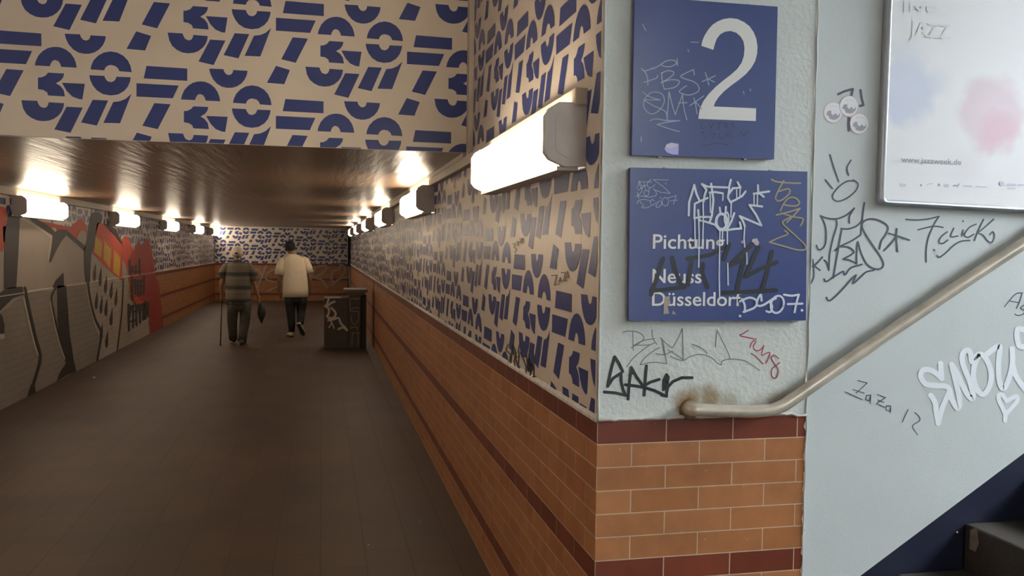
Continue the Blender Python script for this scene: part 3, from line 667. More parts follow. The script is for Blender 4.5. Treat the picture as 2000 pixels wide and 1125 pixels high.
decal('graffiti_tag', s2, PG2, G64, [(M_SCR, 1.9, p) for p in (
    [(260,250),(330,210),(400,165),(480,155),(510,190),(450,225),(370,220),(345,195)], [(520,140),(525,215)], [(125,245),(160,272),(240,250),(250,235)], [(150,262),(190,330),(200,430)], [(155,400),(230,375),(295,350),(305,320)],
    [(350,290),(360,400),(380,475)], [(345,300),(420,270),(485,290),(450,340),(340,405)], [(340,405),(450,370),(545,385),(500,450),(380,475)], [(710,315),(700,258)], [(700,258),(610,300),(560,335),(620,365),(700,390),(755,440),(750,500),(650,538),(550,510),(560,480),(625,435)],
    [(830,290),(850,350),(870,430)], [(795,390),(870,358),(940,325)], [(850,355),(930,395)], [(230,510),(160,590),(160,680),(230,745),(320,710),(378,620),(365,540),(300,505),(230,512)], [(145,505),(200,550),(335,592)], [(335,592),(150,590)], [(150,590),(250,650),(390,720),(412,820)],
    [(410,800),(422,640),(432,500)], [(432,500),(465,640),(500,755)], [(500,755),(545,630),(580,530)], [(580,530),(595,690),(628,810)], [(535,625),(630,622)], [(660,655),(740,600),(812,548)], [(705,570),(725,650),(740,745)], [(720,610),(790,690)], [(220,820),(290,800),(400,818),(550,820)], [(545,820),(420,835),(298,862)], [(298,862),(420,905),(545,940)])], 'pale marker tag FBS and QM beside the number')
decal('graffiti_tag', s2, PG2, N2, [(M_NAVYINK, 1.5, p, False) for p in ([(635,790),(625,830),(660,825)], [(675,790),(690,828),(710,790)], [(725,795),(765,795)], [(745,795),(742,830)], [(775,825),(785,795),(800,800),(785,812),(800,830)], [(815,828),(830,795),(842,828)])], 'faded dark ink scribble below the number')
decal('graffiti_tag', s2, PG2, N2, [(M_NAVYINK, 1.5, p, False) for p in ([(620,860),(640,850),(650,900)], [(690,870),(720,860),(700,895)], [(740,860),(750,895),(775,890)], [(790,855),(785,890)], [(820,850),(795,872),(830,890)], [(880,850),(900,880),(935,845)], [(635,945),(720,925),(800,935)])], 'faded dark ink scribble below the number')
mb = MB(); patch(mb, mat('lilac_sticker_remnant', (.42, .42, .78), .4), PG2, N2, [(390,962),(402,935),(430,922),(482,930),(480,1000),(440,998),(405,985)]); patch(mb, mat('pale_sticker_tear', (.6, .55, .68), .5), PG3, N2, [(395,950),(405,932),(435,922),(478,930),(470,945),(430,960)]); mb.build('sticker_remnant', s2)['label'] = 'torn lilac sticker remnant'
for p in ([(248,155),(270,200)], [(560,272),(610,274)], [(540,320),(548,335)], [(238,885),(240,915)], [(900,590),(905,608)], [(945,575),(946,588)]): decal('scratch', s2, PG2, N2, [(M_SCR, 1.5, p)], None)

sd = panel('direction_sign', [(1231,327),(1577,335),(1574,626),(1228,627)], TH, 'square blue direction sign with white words Neuss and Düsseldorf under white dripping graffiti', 'sign')
D61 = tr(1200, 310, .2933)
def text_on(parent, body, px0, base0, px1, xh, m, plane, name, base1=None, squeeze=None):
    """word from picture x px0 to px1 on baseline base0; xh = picture height of the capitals"""
    a = on(1, plane, px0, base0); b = on(1, plane, px1, base1 if base1 is not None else base0); t = on(1, plane, px0, base0-xh)
    cu = bpy.data.curves.new(name, 'FONT'); cu.body = body; cu.size = 1; cu.resolution_u = 5; cu.extrude = 0; cu.offset = .010
    tmp = bpy.data.objects.new(name, cu); COL.objects.link(tmp)
    dg = bpy.context.evaluated_depsgraph_get(); dg.update()
    me = bpy.data.meshes.new_from_object(tmp.evaluated_get(dg))
    COL.objects.unlink(tmp); bpy.data.objects.remove(tmp); bpy.data.curves.remove(cu)
    xs = [v.co.x for v in me.vertices]; x0, x1 = min(xs), max(xs)
    kx = (b.x-a.x)/(x1-x0); kz = (t.z-a.z)/.729; sl = (b.z-a.z)/(b.x-a.x)
    for v in me.vertices:
        X = (v.co.x-x0)*kx; v.co = Vector((a.x+X, plane, a.z+v.co.y*kz+X*sl))
    me.materials.clear(); me.materials.append(m)
    o = bpy.data.objects.new(name, me); COL.objects.link(o)
    if parent: o.parent = parent; o.location = -parent.location
    return o
_t = D61
for body, x0, b0, x1, xh in (('Pichtung', 255, 598, 733, 100), ('Neuss', 252, 826, 580, 97), ('Düsseldorf', 250, 978, 845, 97)):
    p = _t((x0, b0)); q = _t((x1, b0))
    text_on(sd, body, p[0], p[1], q[0], xh*.2933, M_SIGNW, PG[1], 'lettering', p[1]+.5)['label'] = 'white word '+body
G65 = tr(1330, 330, .15108)
decal('graffiti_tag', sd, PG3, G65, [(M_WHITE, 4.1, p, False) for p in (
    [(100,600),(105,430),(140,320),(172,205),(200,320),(235,400)], [(345,375),(260,410),(178,450)], [(178,450),(172,640)], [(270,195),(330,270),(305,340),(292,420)], [(270,195),(340,228),(480,235),(620,240),(632,190),(645,140)], [(390,190),(405,300),(420,400),(400,600),(370,690)], [(370,305),(440,298),(540,315)],
    [(625,250),(605,370),(640,430),(720,390),(790,350),(835,290)], [(620,320),(670,250),(770,240),(730,170)], [(690,570),(650,680),(600,770)], [(222,530),(230,640)], [(180,635),(260,620),(375,620)], [(230,660),(330,685),(440,720),(500,790),(600,790),(700,775),(780,770),(760,690)],
    [(500,500),(510,570),(540,590)], [(580,490),(575,600)], [(1050,485),(885,465),(970,590),(1040,730),(900,670),(760,610),(800,670),(825,740)], [(995,210),(1000,320)], [(940,320),(1040,305),(1140,290)], [(1000,300),(1070,360)])]
    +[(M_WHITE, 5.5, ring(525,680,70,100,0)), (M_WHITE, 3, ring(590,640,30,80,0))]
    +[(M_WHITE, 2.5, p, False) for p in ([(178,640),(185,1020)], [(285,420),(290,600),(280,1010)], [(545,315),(540,405)], [(375,310),(380,560)], [(720,270),(720,380)], [(765,250),(760,370)], [(650,430),(645,620)], [(230,640),(235,900),(230,1270)], [(505,790),(500,1000),(495,1400),(500,1650)], [(540,790),(535,900)], [(600,790),(600,970)], [(605,1220),(610,1500)], [(825,740),(815,900),(825,1010)], [(850,1080),(855,1230)], [(945,320),(945,470)], [(990,330),(985,480)])], 'white dripping marker tag')
decal('graffiti_tag', sd, PG2, G65, [(M_GOLD, 2.9, p) for p in ([(1170,135),(1240,165),(1400,180),(1545,185)], [(1330,150),(1285,230),(1235,330),(1225,385),(1260,415),(1330,385),(1405,310),(1400,262),(1350,262),(1270,290)], [(1285,540),(1340,430),(1410,370),(1490,380),(1532,440),(1490,475),(1400,475),(1330,460)], [(1235,595),(1380,560),(1540,510)], [(1540,510),(1460,600),(1370,690)], [(1300,570),(1440,615),(1570,640),(1575,680),(1545,735)], [(1430,620),(1330,670),(1320,710),(1390,780),(1500,880),(1605,985),(1605,1040),(1500,1045),(1300,990),(1145,945)], [(1145,945),(1260,890),(1385,840),(1340,795)])], 'gold marker tag down the right edge')
decal('graffiti_tag', sd, PG2, D61, [(M_BLACK, 8, p, False) for p in ([(325,665),(290,770),(245,905)], [(245,880),(350,870),(470,855)], [(385,660),(410,760),(450,850)], [(515,690),(490,840)], [(485,665),(560,655),(640,640),(720,595)], [(590,700),(585,760),(620,855)], [(765,570),(730,670)], [(920,570),(840,640),(760,715),(860,670)], [(870,650),(840,770),(815,880)], [(720,892),(900,885),(1075,875)], [(960,590),(920,680),(875,785),(980,730),(1080,690)], [(1050,620),(1020,750),(985,880)])], 'broad black marker tag UR 14 across the words')
decal('graffiti_tag', sd, PG3, D61, [(M_WHITE, 4.2, p) for p in ([(850,935),(868,975),(868,1020)], [(835,950),(900,925),(945,945),(935,990),(860,1020)], [(980,945),(975,905),(955,935),(950,975),(990,975),(1060,930)], [(1075,930),(1035,950),(1050,980),(1040,1020),(1012,1015)], ring(1085,970,42,58,.3), [(1130,905),(1180,912),(1228,905)], [(1228,905),(1212,960),(1200,1022)], [(1155,968),(1252,965)])]+[(M_WHITE, 5, [(1249,1009),(1250,1010)], False), (M_WHITE, 5, [(836,1047),(838,1048)], False)], 'white marker tag DCS07 in the lower corner')
G66 = tr(1230, 340, .07111)
decal('graffiti_tag', sd, PG2, G66, [(M_SCR, 1.3, p, False) for p in ([(200,400),(260,190),(330,330)], [(260,190),(330,215),(480,215),(580,170),(560,140)], [(260,250),(300,380),(420,320)], [(330,330),(480,300)], [(390,225),(430,430)], [(600,240),(540,200),(480,250),(490,340),(550,380),(630,350),(690,285)], [(230,440),(350,380),(320,500),(200,600)], [(210,500),(250,680)], [(180,620),(230,590),(420,620),(560,635),(700,600),(740,550),(720,490),(655,400)], [(540,380),(530,470),(520,560),(460,610),(390,560),(400,480),(470,440),(520,480)], [(650,150),(850,160),(1050,165)], [(650,160),(900,330),(1105,520)], [(660,420),(850,500),(1100,530)], [(230,810),(200,770),(280,710),(400,690),(550,730)], [(280,750),(350,840)], [(400,850),(330,910),(380,935),(500,915),(620,850),(850,730)], [(680,740),(620,690),(560,760),(580,830)], [(770,820),(715,870),(740,920),(820,900),(870,820),(880,750)], [(975,880),(890,830),(890,700),(960,640),(1040,660),(1070,740),(1040,850),(975,880)], [(1060,650),(1280,590),(1200,830)], [(1115,735),(1315,715)], [(850,630),(840,670)], [(985,240),(990,280)])], 'fine scratched pen tag in the upper left corner')
M_PEEL = mat('peeled_sticker_pink', (.5, .42, .48), .5)
for c in ([(920,535),(950,530),(965,560),(955,580),(930,570),(915,550)], [(845,545),(860,545),(858,565),(845,562)], [(335,920),(360,915),(375,960),(355,985),(365,1030),(328,1035),(330,960)], [(390,1010),(412,1035),(385,1035)]):
    mb = MB(); patch(mb, M_GREYSPR if c[0][1] > 800 else M_PEEL, PG2, D61, c); mb.build('sticker_remnant', sd)

# ------------------------------------------------------------------ poster case
cor = [(1736,-20),(2100,-14),(2100,421),(1720,399)]
C2 = [on(1, YS-.03, *c) for c in cor]
ps = empty('poster_case', (sum(c.x for c in C2)/4, YS, min(c.z for c in C2)))
C2[0].z = C2[0].z+.45; C2[1].z = C2[1].z+.45; C2[0].x += .004
C2[1] = C2[0]+Vector((.86, 0, .0)); C2[2] = C2[3]+Vector((.86, 0, (on(1, YS-.03, 2000, 414).z-C2[3].z)/(on(1, YS-.03, 2000, 414).x-C2[3].x)*.86))
def rrect(c, inset, rad, y):
    """rounded outline inside four corners"""
    cx = sum(p.x for p in c)/4; cz = sum(p.z for p in c)/4; out = []
    for i, p in enumerate(c):
        pr = c[i-1]; nx = c[(i+1) % 4]
        d1 = (pr-p).normalized(); d2 = (nx-p).normalized(); k = p+d1*inset+d2*inset
        for t in range(7):
            s = t/6; a = k+d1*rad; b = k+d2*rad
            out.append(Vector(((1-s)**2*a.x+2*s*(1-s)*k.x+s*s*b.x, y, (1-s)**2*a.z+2*s*(1-s)*k.z+s*s*b.z)))
    return out
o1 = rrect(C2, 0, .022, YS-.002); o2 = rrect(C2, 0, .022, YS-.03); o3 = rrect(C2, .008, .018, YS-.036); o4 = rrect(C2, .017, .012, YS-.028); n = len(o1)
mb = MB(); mb.add(o1+o2+o3+o4, [(k*n+i, k*n+(i+1) % n, (k+1)*n+(i+1) % n, (k+1)*n+i) for k in range(3) for i in range(n)], M_ALU, True); mb.build('frame', ps)
PY = YS-.027
mb = MB(); pp = rrect(C2, .015, .004, PY); mb.add(pp+[p+Vector((0, .02, 0)) for p in pp], [list(range(n))]+[(i, n+i, n+(i+1) % n, (i+1) % n) for i in range(n)], M_PAPER)
poster = mb.build('poster', ps); poster['label'] = 'pale poster with lilac and pink watercolour shapes and the address www.jazzweek.de'
P6 = tr(1700, 0, .37313)
mb = MB()
pl = lambda k: (1, PY-.0006*k)
def soft_blobs(m, blobs):
    """watercolour shapes printed on the poster, soft at the rim"""
    nt = m.node_tree; b = nt.nodes['Principled BSDF']; g = nd(nt, 'ShaderNodeNewGeometry'); n = nd(nt, 'ShaderNodeTexNoise'); n.inputs['Scale'].default_value = 9
    nt.links.new(g.outputs['Position'], n.inputs['Vector']); cur = None
    for cx, cy, r, inner, st, col in blobs:
        c = on(1, PY, *P6((cx, cy))); d = nd(nt, 'ShaderNodeVectorMath', operation='DISTANCE'); nt.links.new(g.outputs['Position'], d.inputs[0]); d.inputs[1].default_value = c
        dd = mth(nt, 'ADD', d.outputs['Value'], mth(nt, 'MULTIPLY', mth(nt, 'SUBTRACT', n.outputs['Fac'], .5), .09))
        mr = nd(nt, 'ShaderNodeMapRange', interpolation_type='SMOOTHSTEP'); mr.inputs[1].default_value = r*inner; mr.inputs[2].default_value = r; mr.inputs[3].default_value = st; mr.inputs[4].default_value = 0
        nt.links.new(dd, mr.inputs[0]); mx = nd(nt, 'ShaderNodeMix', data_type='RGBA'); nt.links.new(mr.outputs[0], mx.inputs[0]); mx.inputs[7].default_value = (*col, 1)
        if cur is None: mx.inputs[6].default_value = b.inputs['Base Color'].default_value
        else: nt.links.new(cur, mx.inputs[6])
        cur = mx.outputs[2]
    nt.links.new(cur, b.inputs['Base Color'])
soft_blobs(M_PAPER, [(190, 480, .145, .6, .75, (.60, .66, .84)), (190, 330, .13, .2, .5, (.66, .72, .82)), (350, 430, .08, .1, .4, (.66, .72, .82)),
    (630, 590, .165, .6, .75, (.78, .60, .69)), (670, 690, .105, .3, .6, (.78, .48, .58)), (560, 480, .08, .2, .4, (.78, .66, .73)), (900, 400, .085, .3, .8, (.62, .68, .82)), (500, 870, .12, 0, .3, (.76, .70, .76))])
a = P6((160, 848)); b = P6((475, 855)); text_on(poster, 'www.jazzweek.de', a[0], a[1], b[0], 11, M_PRINT, PY-.002, 'lettering', b[1]+3)['label'] = 'grey web address'
for body, x0, y0, x1, y1, h in (('live', 175, 62, 350, 66, 22), ('JAZZ', 205, 185, 420, 205, 30)):
    a = P6((x0, y0)); b = P6((x1, y1)); text_on(poster, body, a[0], a[1], b[0], h, M_PRINTF, PY-.002, 'lettering', b[1])
for o in poster.children: o.location = (0, 0, 0)
Q2 = tr(1740, 330, .13)
for c in ([(145,215),(225,225),(222,262),(145,258)], [(805,225),(875,230),(865,275),(805,272)], [(1085,245),(1215,250),(1215,268),(1085,262)], [(1275,255),(1450,262),(1450,275),(1275,268)], [(1750,215),(1880,222),(1880,245),(1750,240)], [(1905,225),(2000,232),(2000,250),(1905,245)], [(1750,280),(1875,288),(1875,300),(1750,295)], ell(452,245,14,18), ell(722,240,18,20), ell(1668,222,34,36)):
    mb = MB(); patch(mb, M_PRINT if len(c) > 5 and c[0][0] < 800 else M_LILAC, pl(3), Q2, c); mb.build('sponsor_mark', poster)
mb = MB(); ribbon(mb, M_PRINT, pl(3), Q2, 2.0, [(935,255),(975,245),(1000,262),(1020,225)]); mb.build('sponsor_mark', poster)
mb = MB(); ribbon(mb, M_LILAC, pl(3), Q2, 1.5, [(545,240),(580,225),(630,220)]); mb.build('sponsor_mark', poster)
for o in poster.children: o.location = (0, 0, 0)
tag(ps, 'silver-framed poster case with a pale watercolour poster on the stair wall', 'poster')

# ------------------------------------------------------------------ round stickers
M_STK = mat('white_sticker_paper', (.80, .82, .86), .4); M_STR = mat('pinkish_sticker_rim', (.62, .42, .42), .5); M_STG = mat('grey_purple_sticker_print', (.33, .31, .38), .5)
TS = tr(1590, 160, .10663)
for (cx, cy, lab) in ((350, 560, 'round white sticker on the stair wall, left of the three'), (640, 445, 'round white sticker on the stair wall, top of the three'), (830, 765, 'round white sticker on the stair wall, lowest of the three')):
    k = {350: 0, 640: .0006, 830: .0012}[cx]; y = YS-.0014-k
    ctr = on(1, y, *TS((cx, cy))); mb = MB()
    def disc(rx, ry, m, y, t):
        pr = [on(1, y, *TS(p)) for p in ell(cx, cy, rx, ry, 0, 28)]; mb.prism(pr, (0, t, 0), m)
    disc(180, 198, M_STR, y, .001); disc(168, 186, M_STK, y-.0004, .0005)
    patch(mb, M_STG, (1, y-.0008), TS, [(cx-125, cy+40), (cx-95, cy-30), (cx-35, cy-35), (cx-35, cy+15), (cx, cy+55), (cx+45, cy+10), (cx+85, cy+60), (cx+125, cy+10), (cx+120, cy+70), (cx+70, cy+120), (cx+10, cy+135), (cx-60, cy+115), (cx-85, cy+60)])
    ribbon(mb, M_LILAC, (1, y-.0008), TS, 1.0, [(cx-60, cy-110), (cx+30, cy-115), (cx+90, cy-100)])
    tag(mb.build('round_sticker', origin=ctr), lab, 'sticker', 'round stickers on the stair wall')

# ------------------------------------------------------------------ handrail
RY = YP-.055
q = lambda x, y, Y=RY: on(1, Y, x, y)
path = [on(1, YP+.01, 1352, 799), on(1, YP-.02, 1345, 799), q(1352, 800), q(1375, 801), q(1420, 803), q(1470, 804), q(1508, 801), q(1530, 792), q(1560, 772)]
path2 = [q(1560, 772), q(1640, 716), q(1760, 634), q(1900, 540), q(2000, 475)]
dirr = (path2[-1]-path2[1]).normalized(); path2 += [path2[-1]+dirr*3.2]
sp = []
for i in range(len(path)-1):
    for t in range(4): sp.append(path[i].lerp(path[i+1], t/4))
hr = empty('handrail', (path[2].x, YP, path[2].z))
mb = MB(); mb.tube(sp+path2, .0215, M_RAIL, 16); mb.build('rail', hr)
mb = MB(); c = on(1, YP, 1346, 800); mb.tube([c+Vector((0, 0, 0)), c+Vector((0, -.012, 0))], [.036, .03], M_RUST, 16); mb.build('wall_flange', hr)['label'] = 'rust-brown wall flange'
for s in (1.6, 2.9):
    p = path2[-2]+dirr*(s-.9); mb = MB(); mb.tube([p+Vector((0, 0, -.02)), p+Vector((0, .01, -.06)), p+Vector((0, .055, -.07)), p+Vector((0, .062, -.07))], .007, M_RAIL, 8); mb.build('bracket', hr)
tag(hr, 'worn beige metal handrail rising along the stair wall from the tiled pier', 'handrail')

# ------------------------------------------------------------------ stairs
st = empty('staircase', (2.3, 1.0, 0))
X5, Z5s, RI, GO = 2.313, .764, .17, .275
for k in range(-4, 14):
    x = X5+k*GO; z = Z5s+k*RI; lo = max(0, z-RI)
    mb = MB(); mb.box((x, -1.1, lo-(.0 if lo == 0 else .02)), (x+GO+.03, (YS if x > XPE else YP)-.004, z), M_STEP)
    o = mb.build('step', st, bevel=.008)
    if k == 0:
        c = MB(); pts = [(1895,1035),(1908,1030),(1912,1062),(1905,1078),(1893,1072)]
        P = [on(0, x-.0012, *p) for p in pts]; c.add(P, [list(range(len(P)))], M_CHIP); ch = c.build('worn_patch', o); ch.location = (-o.location-st.location)
tag(st, 'dark worn stone staircase at the lower right, climbing along the stair wall', 'stairs')

#@@PART3
# ------------------------------------------------------------------ concrete box against the right wall
YB = 15.10
bx = empty('utility_box', (.4, YB+.3, 0))
mb = MB(); mb.box((.05, YB, 0), (.463, YB+.55, .868), M_BOX); mb.build('low_section', bx, bevel=.01)
mb = MB(); mb.box((.463, YB-.012, 0), (.664, YB+.55, .935), M_BOX); mb.build('pillar', bx, bevel=.008)
mb = MB(); mb.box((.664, YB+.03, 0), (.762, YB+.55, .915), M_BOXD); mb.build('shadow_gap', bx)['label'] = 'black filler for the shadow gap beside the pillar'  # dark block stands in for the shade between pillar and wall
mb = MB(); mb.box((.383, YB-.05, .965), (.775, YB+.58, 1.02), M_BOXCAP)
mb.prism([(.383, YB-.05, .965), (.745, YB-.05, .965), (.69, YB-.02, .91), (.46, YB-.02, .91)], (0, .55, 0), M_BOXCAP); mb.build('cap_slab', bx, bevel=.008)['label'] = 'worn overhanging concrete cap'
BZ = tr(600, 540, .14222)
M_TAGW = mat('cream_spray_paint', (.52, .44, .34), .6); M_TAGG = mat('thin_grey_spray', (.20, .165, .135), .6)
decal('graffiti_tag', bx, (1, YB-.015), BZ, [(M_TAGW, 4.2, p) for p in ([(295,310),(275,370),(258,420)], [(375,345),(320,370),(275,410),(245,405)], [(330,430),(390,500),(370,560),(310,570),(270,545)], [(275,420),(300,460),(290,520),(272,540)], [(290,600),(360,590),(430,570),(460,640),(520,700),(550,740)], [(550,740),(490,700),(430,725)])]
      +[(M_TAGW, 2.6, p) for p in ([(320,610),(345,650),(370,710)], [(345,640),(320,670),(300,700)])], 'cream spray tag on the low section')
decal('graffiti_tag', bx, (1, YB-.015), BZ, [(M_TAGG, 1.8, p, False) for p in ([(590,475),(580,320),(640,300),(720,305)], [(640,300),(680,318)], [(590,475),(710,480)], [(600,455),(640,430),(710,435)], [(600,540),(610,620),(650,660),(700,620),(710,560),(710,490)], [(585,705),(690,690),(690,740)], [(610,775),(720,770)], [(620,780),(615,940)], [(700,780),(700,940)])], 'thin grey spray lettering down the pillar')
tag(bx, 'dark concrete box with cream graffiti and a capped pillar, against the right wall', 'utility box')

# litter on the floor
def scrap(x, y, r, lab, m, n=None):
    p = on(2, 0, x, y); rd = random.Random(int(x)); mb = MB(); c = Vector((p.x, p.y, r*.5))
    vs = []; N = 7
    for i in range(N+1):
        for k in range(N):
            t = PI*i/N; a = 2*PI*k/N; q = r*(.75+.4*rd.random()); vs.append(c+Vector((q*math.sin(t)*math.cos(a), q*math.sin(t)*math.sin(a), q*.5*math.cos(t))))
    mb.add(vs, [(i*N+k, (i+1)*N+k, (i+1)*N+(k+1) % N, i*N+(k+1) % N) for i in range(N) for k in range(N)], m)
    o = mb.build('litter_scrap', origin=(p.x, p.y, 0)); tag(o, lab, 'litter', 'scraps of litter on the tunnel floor'); return o
M_LIT = mat('pale_paper_scrap', (.55, .47, .36), .7); M_LITB = mat('tan_leaf_scrap', (.30, .17, .08), .7)
scrap(664, 679, .028, 'crumpled white paper ball at the foot of the graffitied concrete box', mat('white_paper_scrap', (.75, .70, .60), .7))
scrap(184, 739, .022, 'small pale scrap on the floor below the black drops of the mural', M_LIT)
for x, y, lab, m in ((796,847,'small pale scrap near the right tiled wall, topmost of that cluster',M_LIT), (813,855,'pale scrap beside the right tiled wall, rightmost of its cluster',M_LIT), (779,860,'tan scrap on the floor near the right tiled wall',M_LITB), (720,1065,'pale scrap on the floor in the foreground, lowest of all',M_LIT), (820,1020,'pale scrap on the floor close to the lower tiles',M_LIT), (770,950,'tiny pale scrap on the dark floor between the two clusters',M_LIT)):
    scrap(x, y, .006, lab, m)
p = on(1, YS, 1868, 1039); mb = MB(); mb.sphere((p.x, YS-.004, p.z), .004, M_LIT, 6); o = mb.build('paint_chip', wall_stair)

# dark framed glass board beyond the end wall
M_GLASSD = mat('dark_opening_panel', (.012, .014, .018), .15); M_PALE = mat('pale_daylit_board', (.40, .43, .46), .4)
bd = empty('notice_board', (XE+.1, YE+.9, 0))
a = on(1, YE+.9, 681, 468); b = on(1, YE+.9, 690, 507)
mb = MB(); mb.box((a.x, YE+.9, b.z), (a.x+.5, YE+.96, a.z), M_GLASSD); mb.build('frame', bd)
mb = MB(); mb.prism([on(1, YE+.895, *c) for c in ((683,469),(692,469),(692,490),(685,493),(684,500),(683,490))], (0, .004, 0), M_PALE); mb.build('board', bd)
mb = MB(); mb.box((a.x, YE+.9, 0), (a.x+.5, YE+.98, b.z), M_PIER); mb.build('plinth', bd)
tag(bd, 'black-framed board on a pale plinth beyond the right edge of the end wall', 'notice board')

# ------------------------------------------------------------------ people
M_SKIN = mat('tan_skin', (.30, .15, .085), .5, noise=.08, nscale=20); M_SKIN2 = mat('brown_skin', (.17, .085, .05), .5, noise=.08, nscale=20)
M_HAIR = mat('black_hair', (.006, .005, .004), .8, bump=.8, bscale=120); M_GHAIR = mat('grey_hair', (.30, .26, .22), .7, bump=.8, bscale=120)
M_TEE = mat('cream_tee_cotton', (.66, .56, .42), .85, noise=.06, nscale=14, bump=.4, bscale=30)
M_JEAN = mat('grey_brown_trouser_cloth', (.085, .072, .056), .85, noise=.2, nscale=12, bump=.5, bscale=26)
M_BLKT = mat('black_trouser_cloth', (.012, .011, .011), .8, noise=.2, bump=.5, bscale=26)
M_CAP = mat('cream_cap_cloth', (.62, .52, .38), .8, noise=.08, nscale=20)
M_SHOEW = mat('white_shoe_leather', (.62, .55, .45), .5); M_SOLE = mat('dark_shoe_sole', (.02, .018, .016), .7); M_SOLEW = mat('pale_shoe_sole', (.5, .45, .38), .6); M_SHOEB = mat('dark_brown_shoe', (.035, .026, .02), .5)
M_CANE = mat('black_cane', (.010, .009, .008), .35); M_BAG = mat('black_bag_cloth', (.014, .013, .014), .6, bump=.6, bscale=50)
def check_mat():
    m = bpy.data.materials.new('checked_shirt_cloth'); m.use_nodes = True; nt = m.node_tree; b = nt.nodes['Principled BSDF']
    g = nd(nt, 'ShaderNodeNewGeometry'); s = nd(nt, 'ShaderNodeSeparateXYZ'); nt.links.new(g.outputs['Position'], s.inputs[0])
    def band(sock, per, off, wid): return mth(nt, 'LESS_THAN', mth(nt, 'FRACT', mth(nt, 'DIVIDE', mth(nt, 'ADD', sock, off), per)), wid)
    nz = nd(nt, 'ShaderNodeTexNoise'); nz.inputs['Scale'].default_value = 60; nt.links.new(g.outputs['Position'], nz.inputs['Vector']); zz = mth(nt, 'ADD', s.outputs[2], mth(nt, 'MULTIPLY', nz.outputs['Fac'], .05)); big = band(zz, .235, -.06, .36); fine = band(s.outputs[0], .045, 0, .55); thin = band(s.outputs[2], .118, .02, .10); fh = band(s.outputs[2], .03, 0, .6)
    c1 = nd(nt, 'ShaderNodeMix', data_type='RGBA'); c1.inputs[6].default_value = (.165, .138, .098, 1); c1.inputs[7].default_value = (.022, .028, .040, 1)
    nt.links.new(mth(nt, 'MULTIPLY', big, mth(nt, 'ADD', mth(nt, 'MULTIPLY', mth(nt, 'MULTIPLY', fine, fh), .3), .7)), c1.inputs[0])
    c2 = nd(nt, 'ShaderNodeMix', data_type='RGBA'); c2.inputs[7].default_value = (.30, .25, .18, 1); nt.links.new(c1.outputs[2], c2.inputs[6]); nt.links.new(mth(nt, 'MULTIPLY', thin, .6), c2.inputs[0])
    nt.links.new(c2.outputs[2], b.inputs['Base Color']); b.inputs['Roughness'].default_value = .85
    return m
M_CHECK = check_mat()

def skin_body(name, chains, mats, parent):
    """chains: lists of (key, Vector, radius); shared keys join; grown with a Skin modifier from the pelvis"""
    idx = {}; vs = []; rr = []; es = []
    for ch in chains:
        prev = None
        for key, p, r in ch:
            if key not in idx: idx[key] = len(vs); vs.append(Vector(p)-parent.location); rr.append(r)
            if prev is not None and prev != idx[key]: es.append((prev, idx[key]))
            prev = idx[key]
    me = bpy.data.meshes.new(name); me.from_pydata(vs, es, []); o = bpy.data.objects.new(name, me); COL.objects.link(o); o.parent = parent
    md = o.modifiers.new('skin', 'SKIN'); md.use_smooth_shade = True
    if not me.skin_vertices: 
        bpy.context.view_layer.objects.active = o
    sv = me.skin_vertices[0].data if me.skin_vertices else None
    for i, r in enumerate(rr):
        sv[i].radius = r if isinstance(r, tuple) else (r, r); sv[i].use_root = (i == 0)
    s = o.modifiers.new('sub', 'SUBSURF'); s.levels = 2; s.render_levels = 2
    me.materials.append(mats); return o

def fingers(wrist, d, side, key, curl=.5, inward=Vector((0, 1, 0))):
    """palm and five fingers as skin chains; d = direction the hand hangs, side = toward the thumb"""
    d = d.normalized(); side = side.normalized(); nrm = d.cross(side).normalized()
    palm = wrist+d*.055; out = []
    bend = inward.normalized()
    for i, (off, ln) in enumerate(((.027, .068), (.009, .078), (-.009, .072), (-.026, .058))):
        b = palm+side*off+d*.028
        m1 = b+(d*(1-curl*.3)+bend*curl*.5).normalized()*ln*.5; m2 = m1+(d*(1-curl)+bend*curl).normalized()*ln*.5
        out.append([(key+'palm', palm, (.030, .018)), (key+'b%d' % i, b, .0095), (key+'m%d' % i, m1, .0088), (key+'t%d' % i, m2, .0072)])
    tb = wrist+d*.022+side*.032; tm = tb+(d*.7+side*.55+bend*.25).normalized()*.034; tt = tm+(d+bend*.4).normalized()*.028
    out.append([(key+'palm', palm, (.030, .018)), (key+'tb', tb, .012), (key+'tm', tm, .010), (key+'tt', tt, .008)])
    return palm, out

def head_shape(mb, c, m, rx=.076, ry=.094, rz=.115, ears=True):
    n = 18; vs = []; fs = []
    for i in range(n+1):
        t = PI*i/n
        for k in range(n):
            a = 2*PI*k/n; x = math.sin(t)*math.cos(a); y = math.sin(t)*math.sin(a); z = math.cos(t)
            jaw = 1-.22*max(0, -z); fx = rx*x*jaw; fy = ry*y*(1-.1*max(0, -z)); fz = rz*z
            if y > .85 and abs(x) < .3 and -.35 < z < .1: fy += .018   # nose
            if y > .7 and .15 < abs(x) < .5 and 0 < z < .25: fy -= .008 # eye sockets
            vs.append(c+Vector((fx, fy, fz)))
    for i in range(n):
        for k in range(n): fs.append((i*n+k, (i+1)*n+k, (i+1)*n+(k+1) % n, i*n+(k+1) % n))
    mb.add(vs, fs, m, True)
    for s in (-1, 1): mb.sphere(c+Vector((s*(rx+.004), -.004, -.01)), .010, m, 8, rz=.030, ry=.018)
    for s in (-1, 1): mb.sphere(c+Vector((s*.028, ry*.87, .012)), .011, M_SOLEW, 8)
    mb.sphere(c+Vector((0, ry*.84, -.055)), .02, M_SOLE, 8, rz=.004, ry=.008)

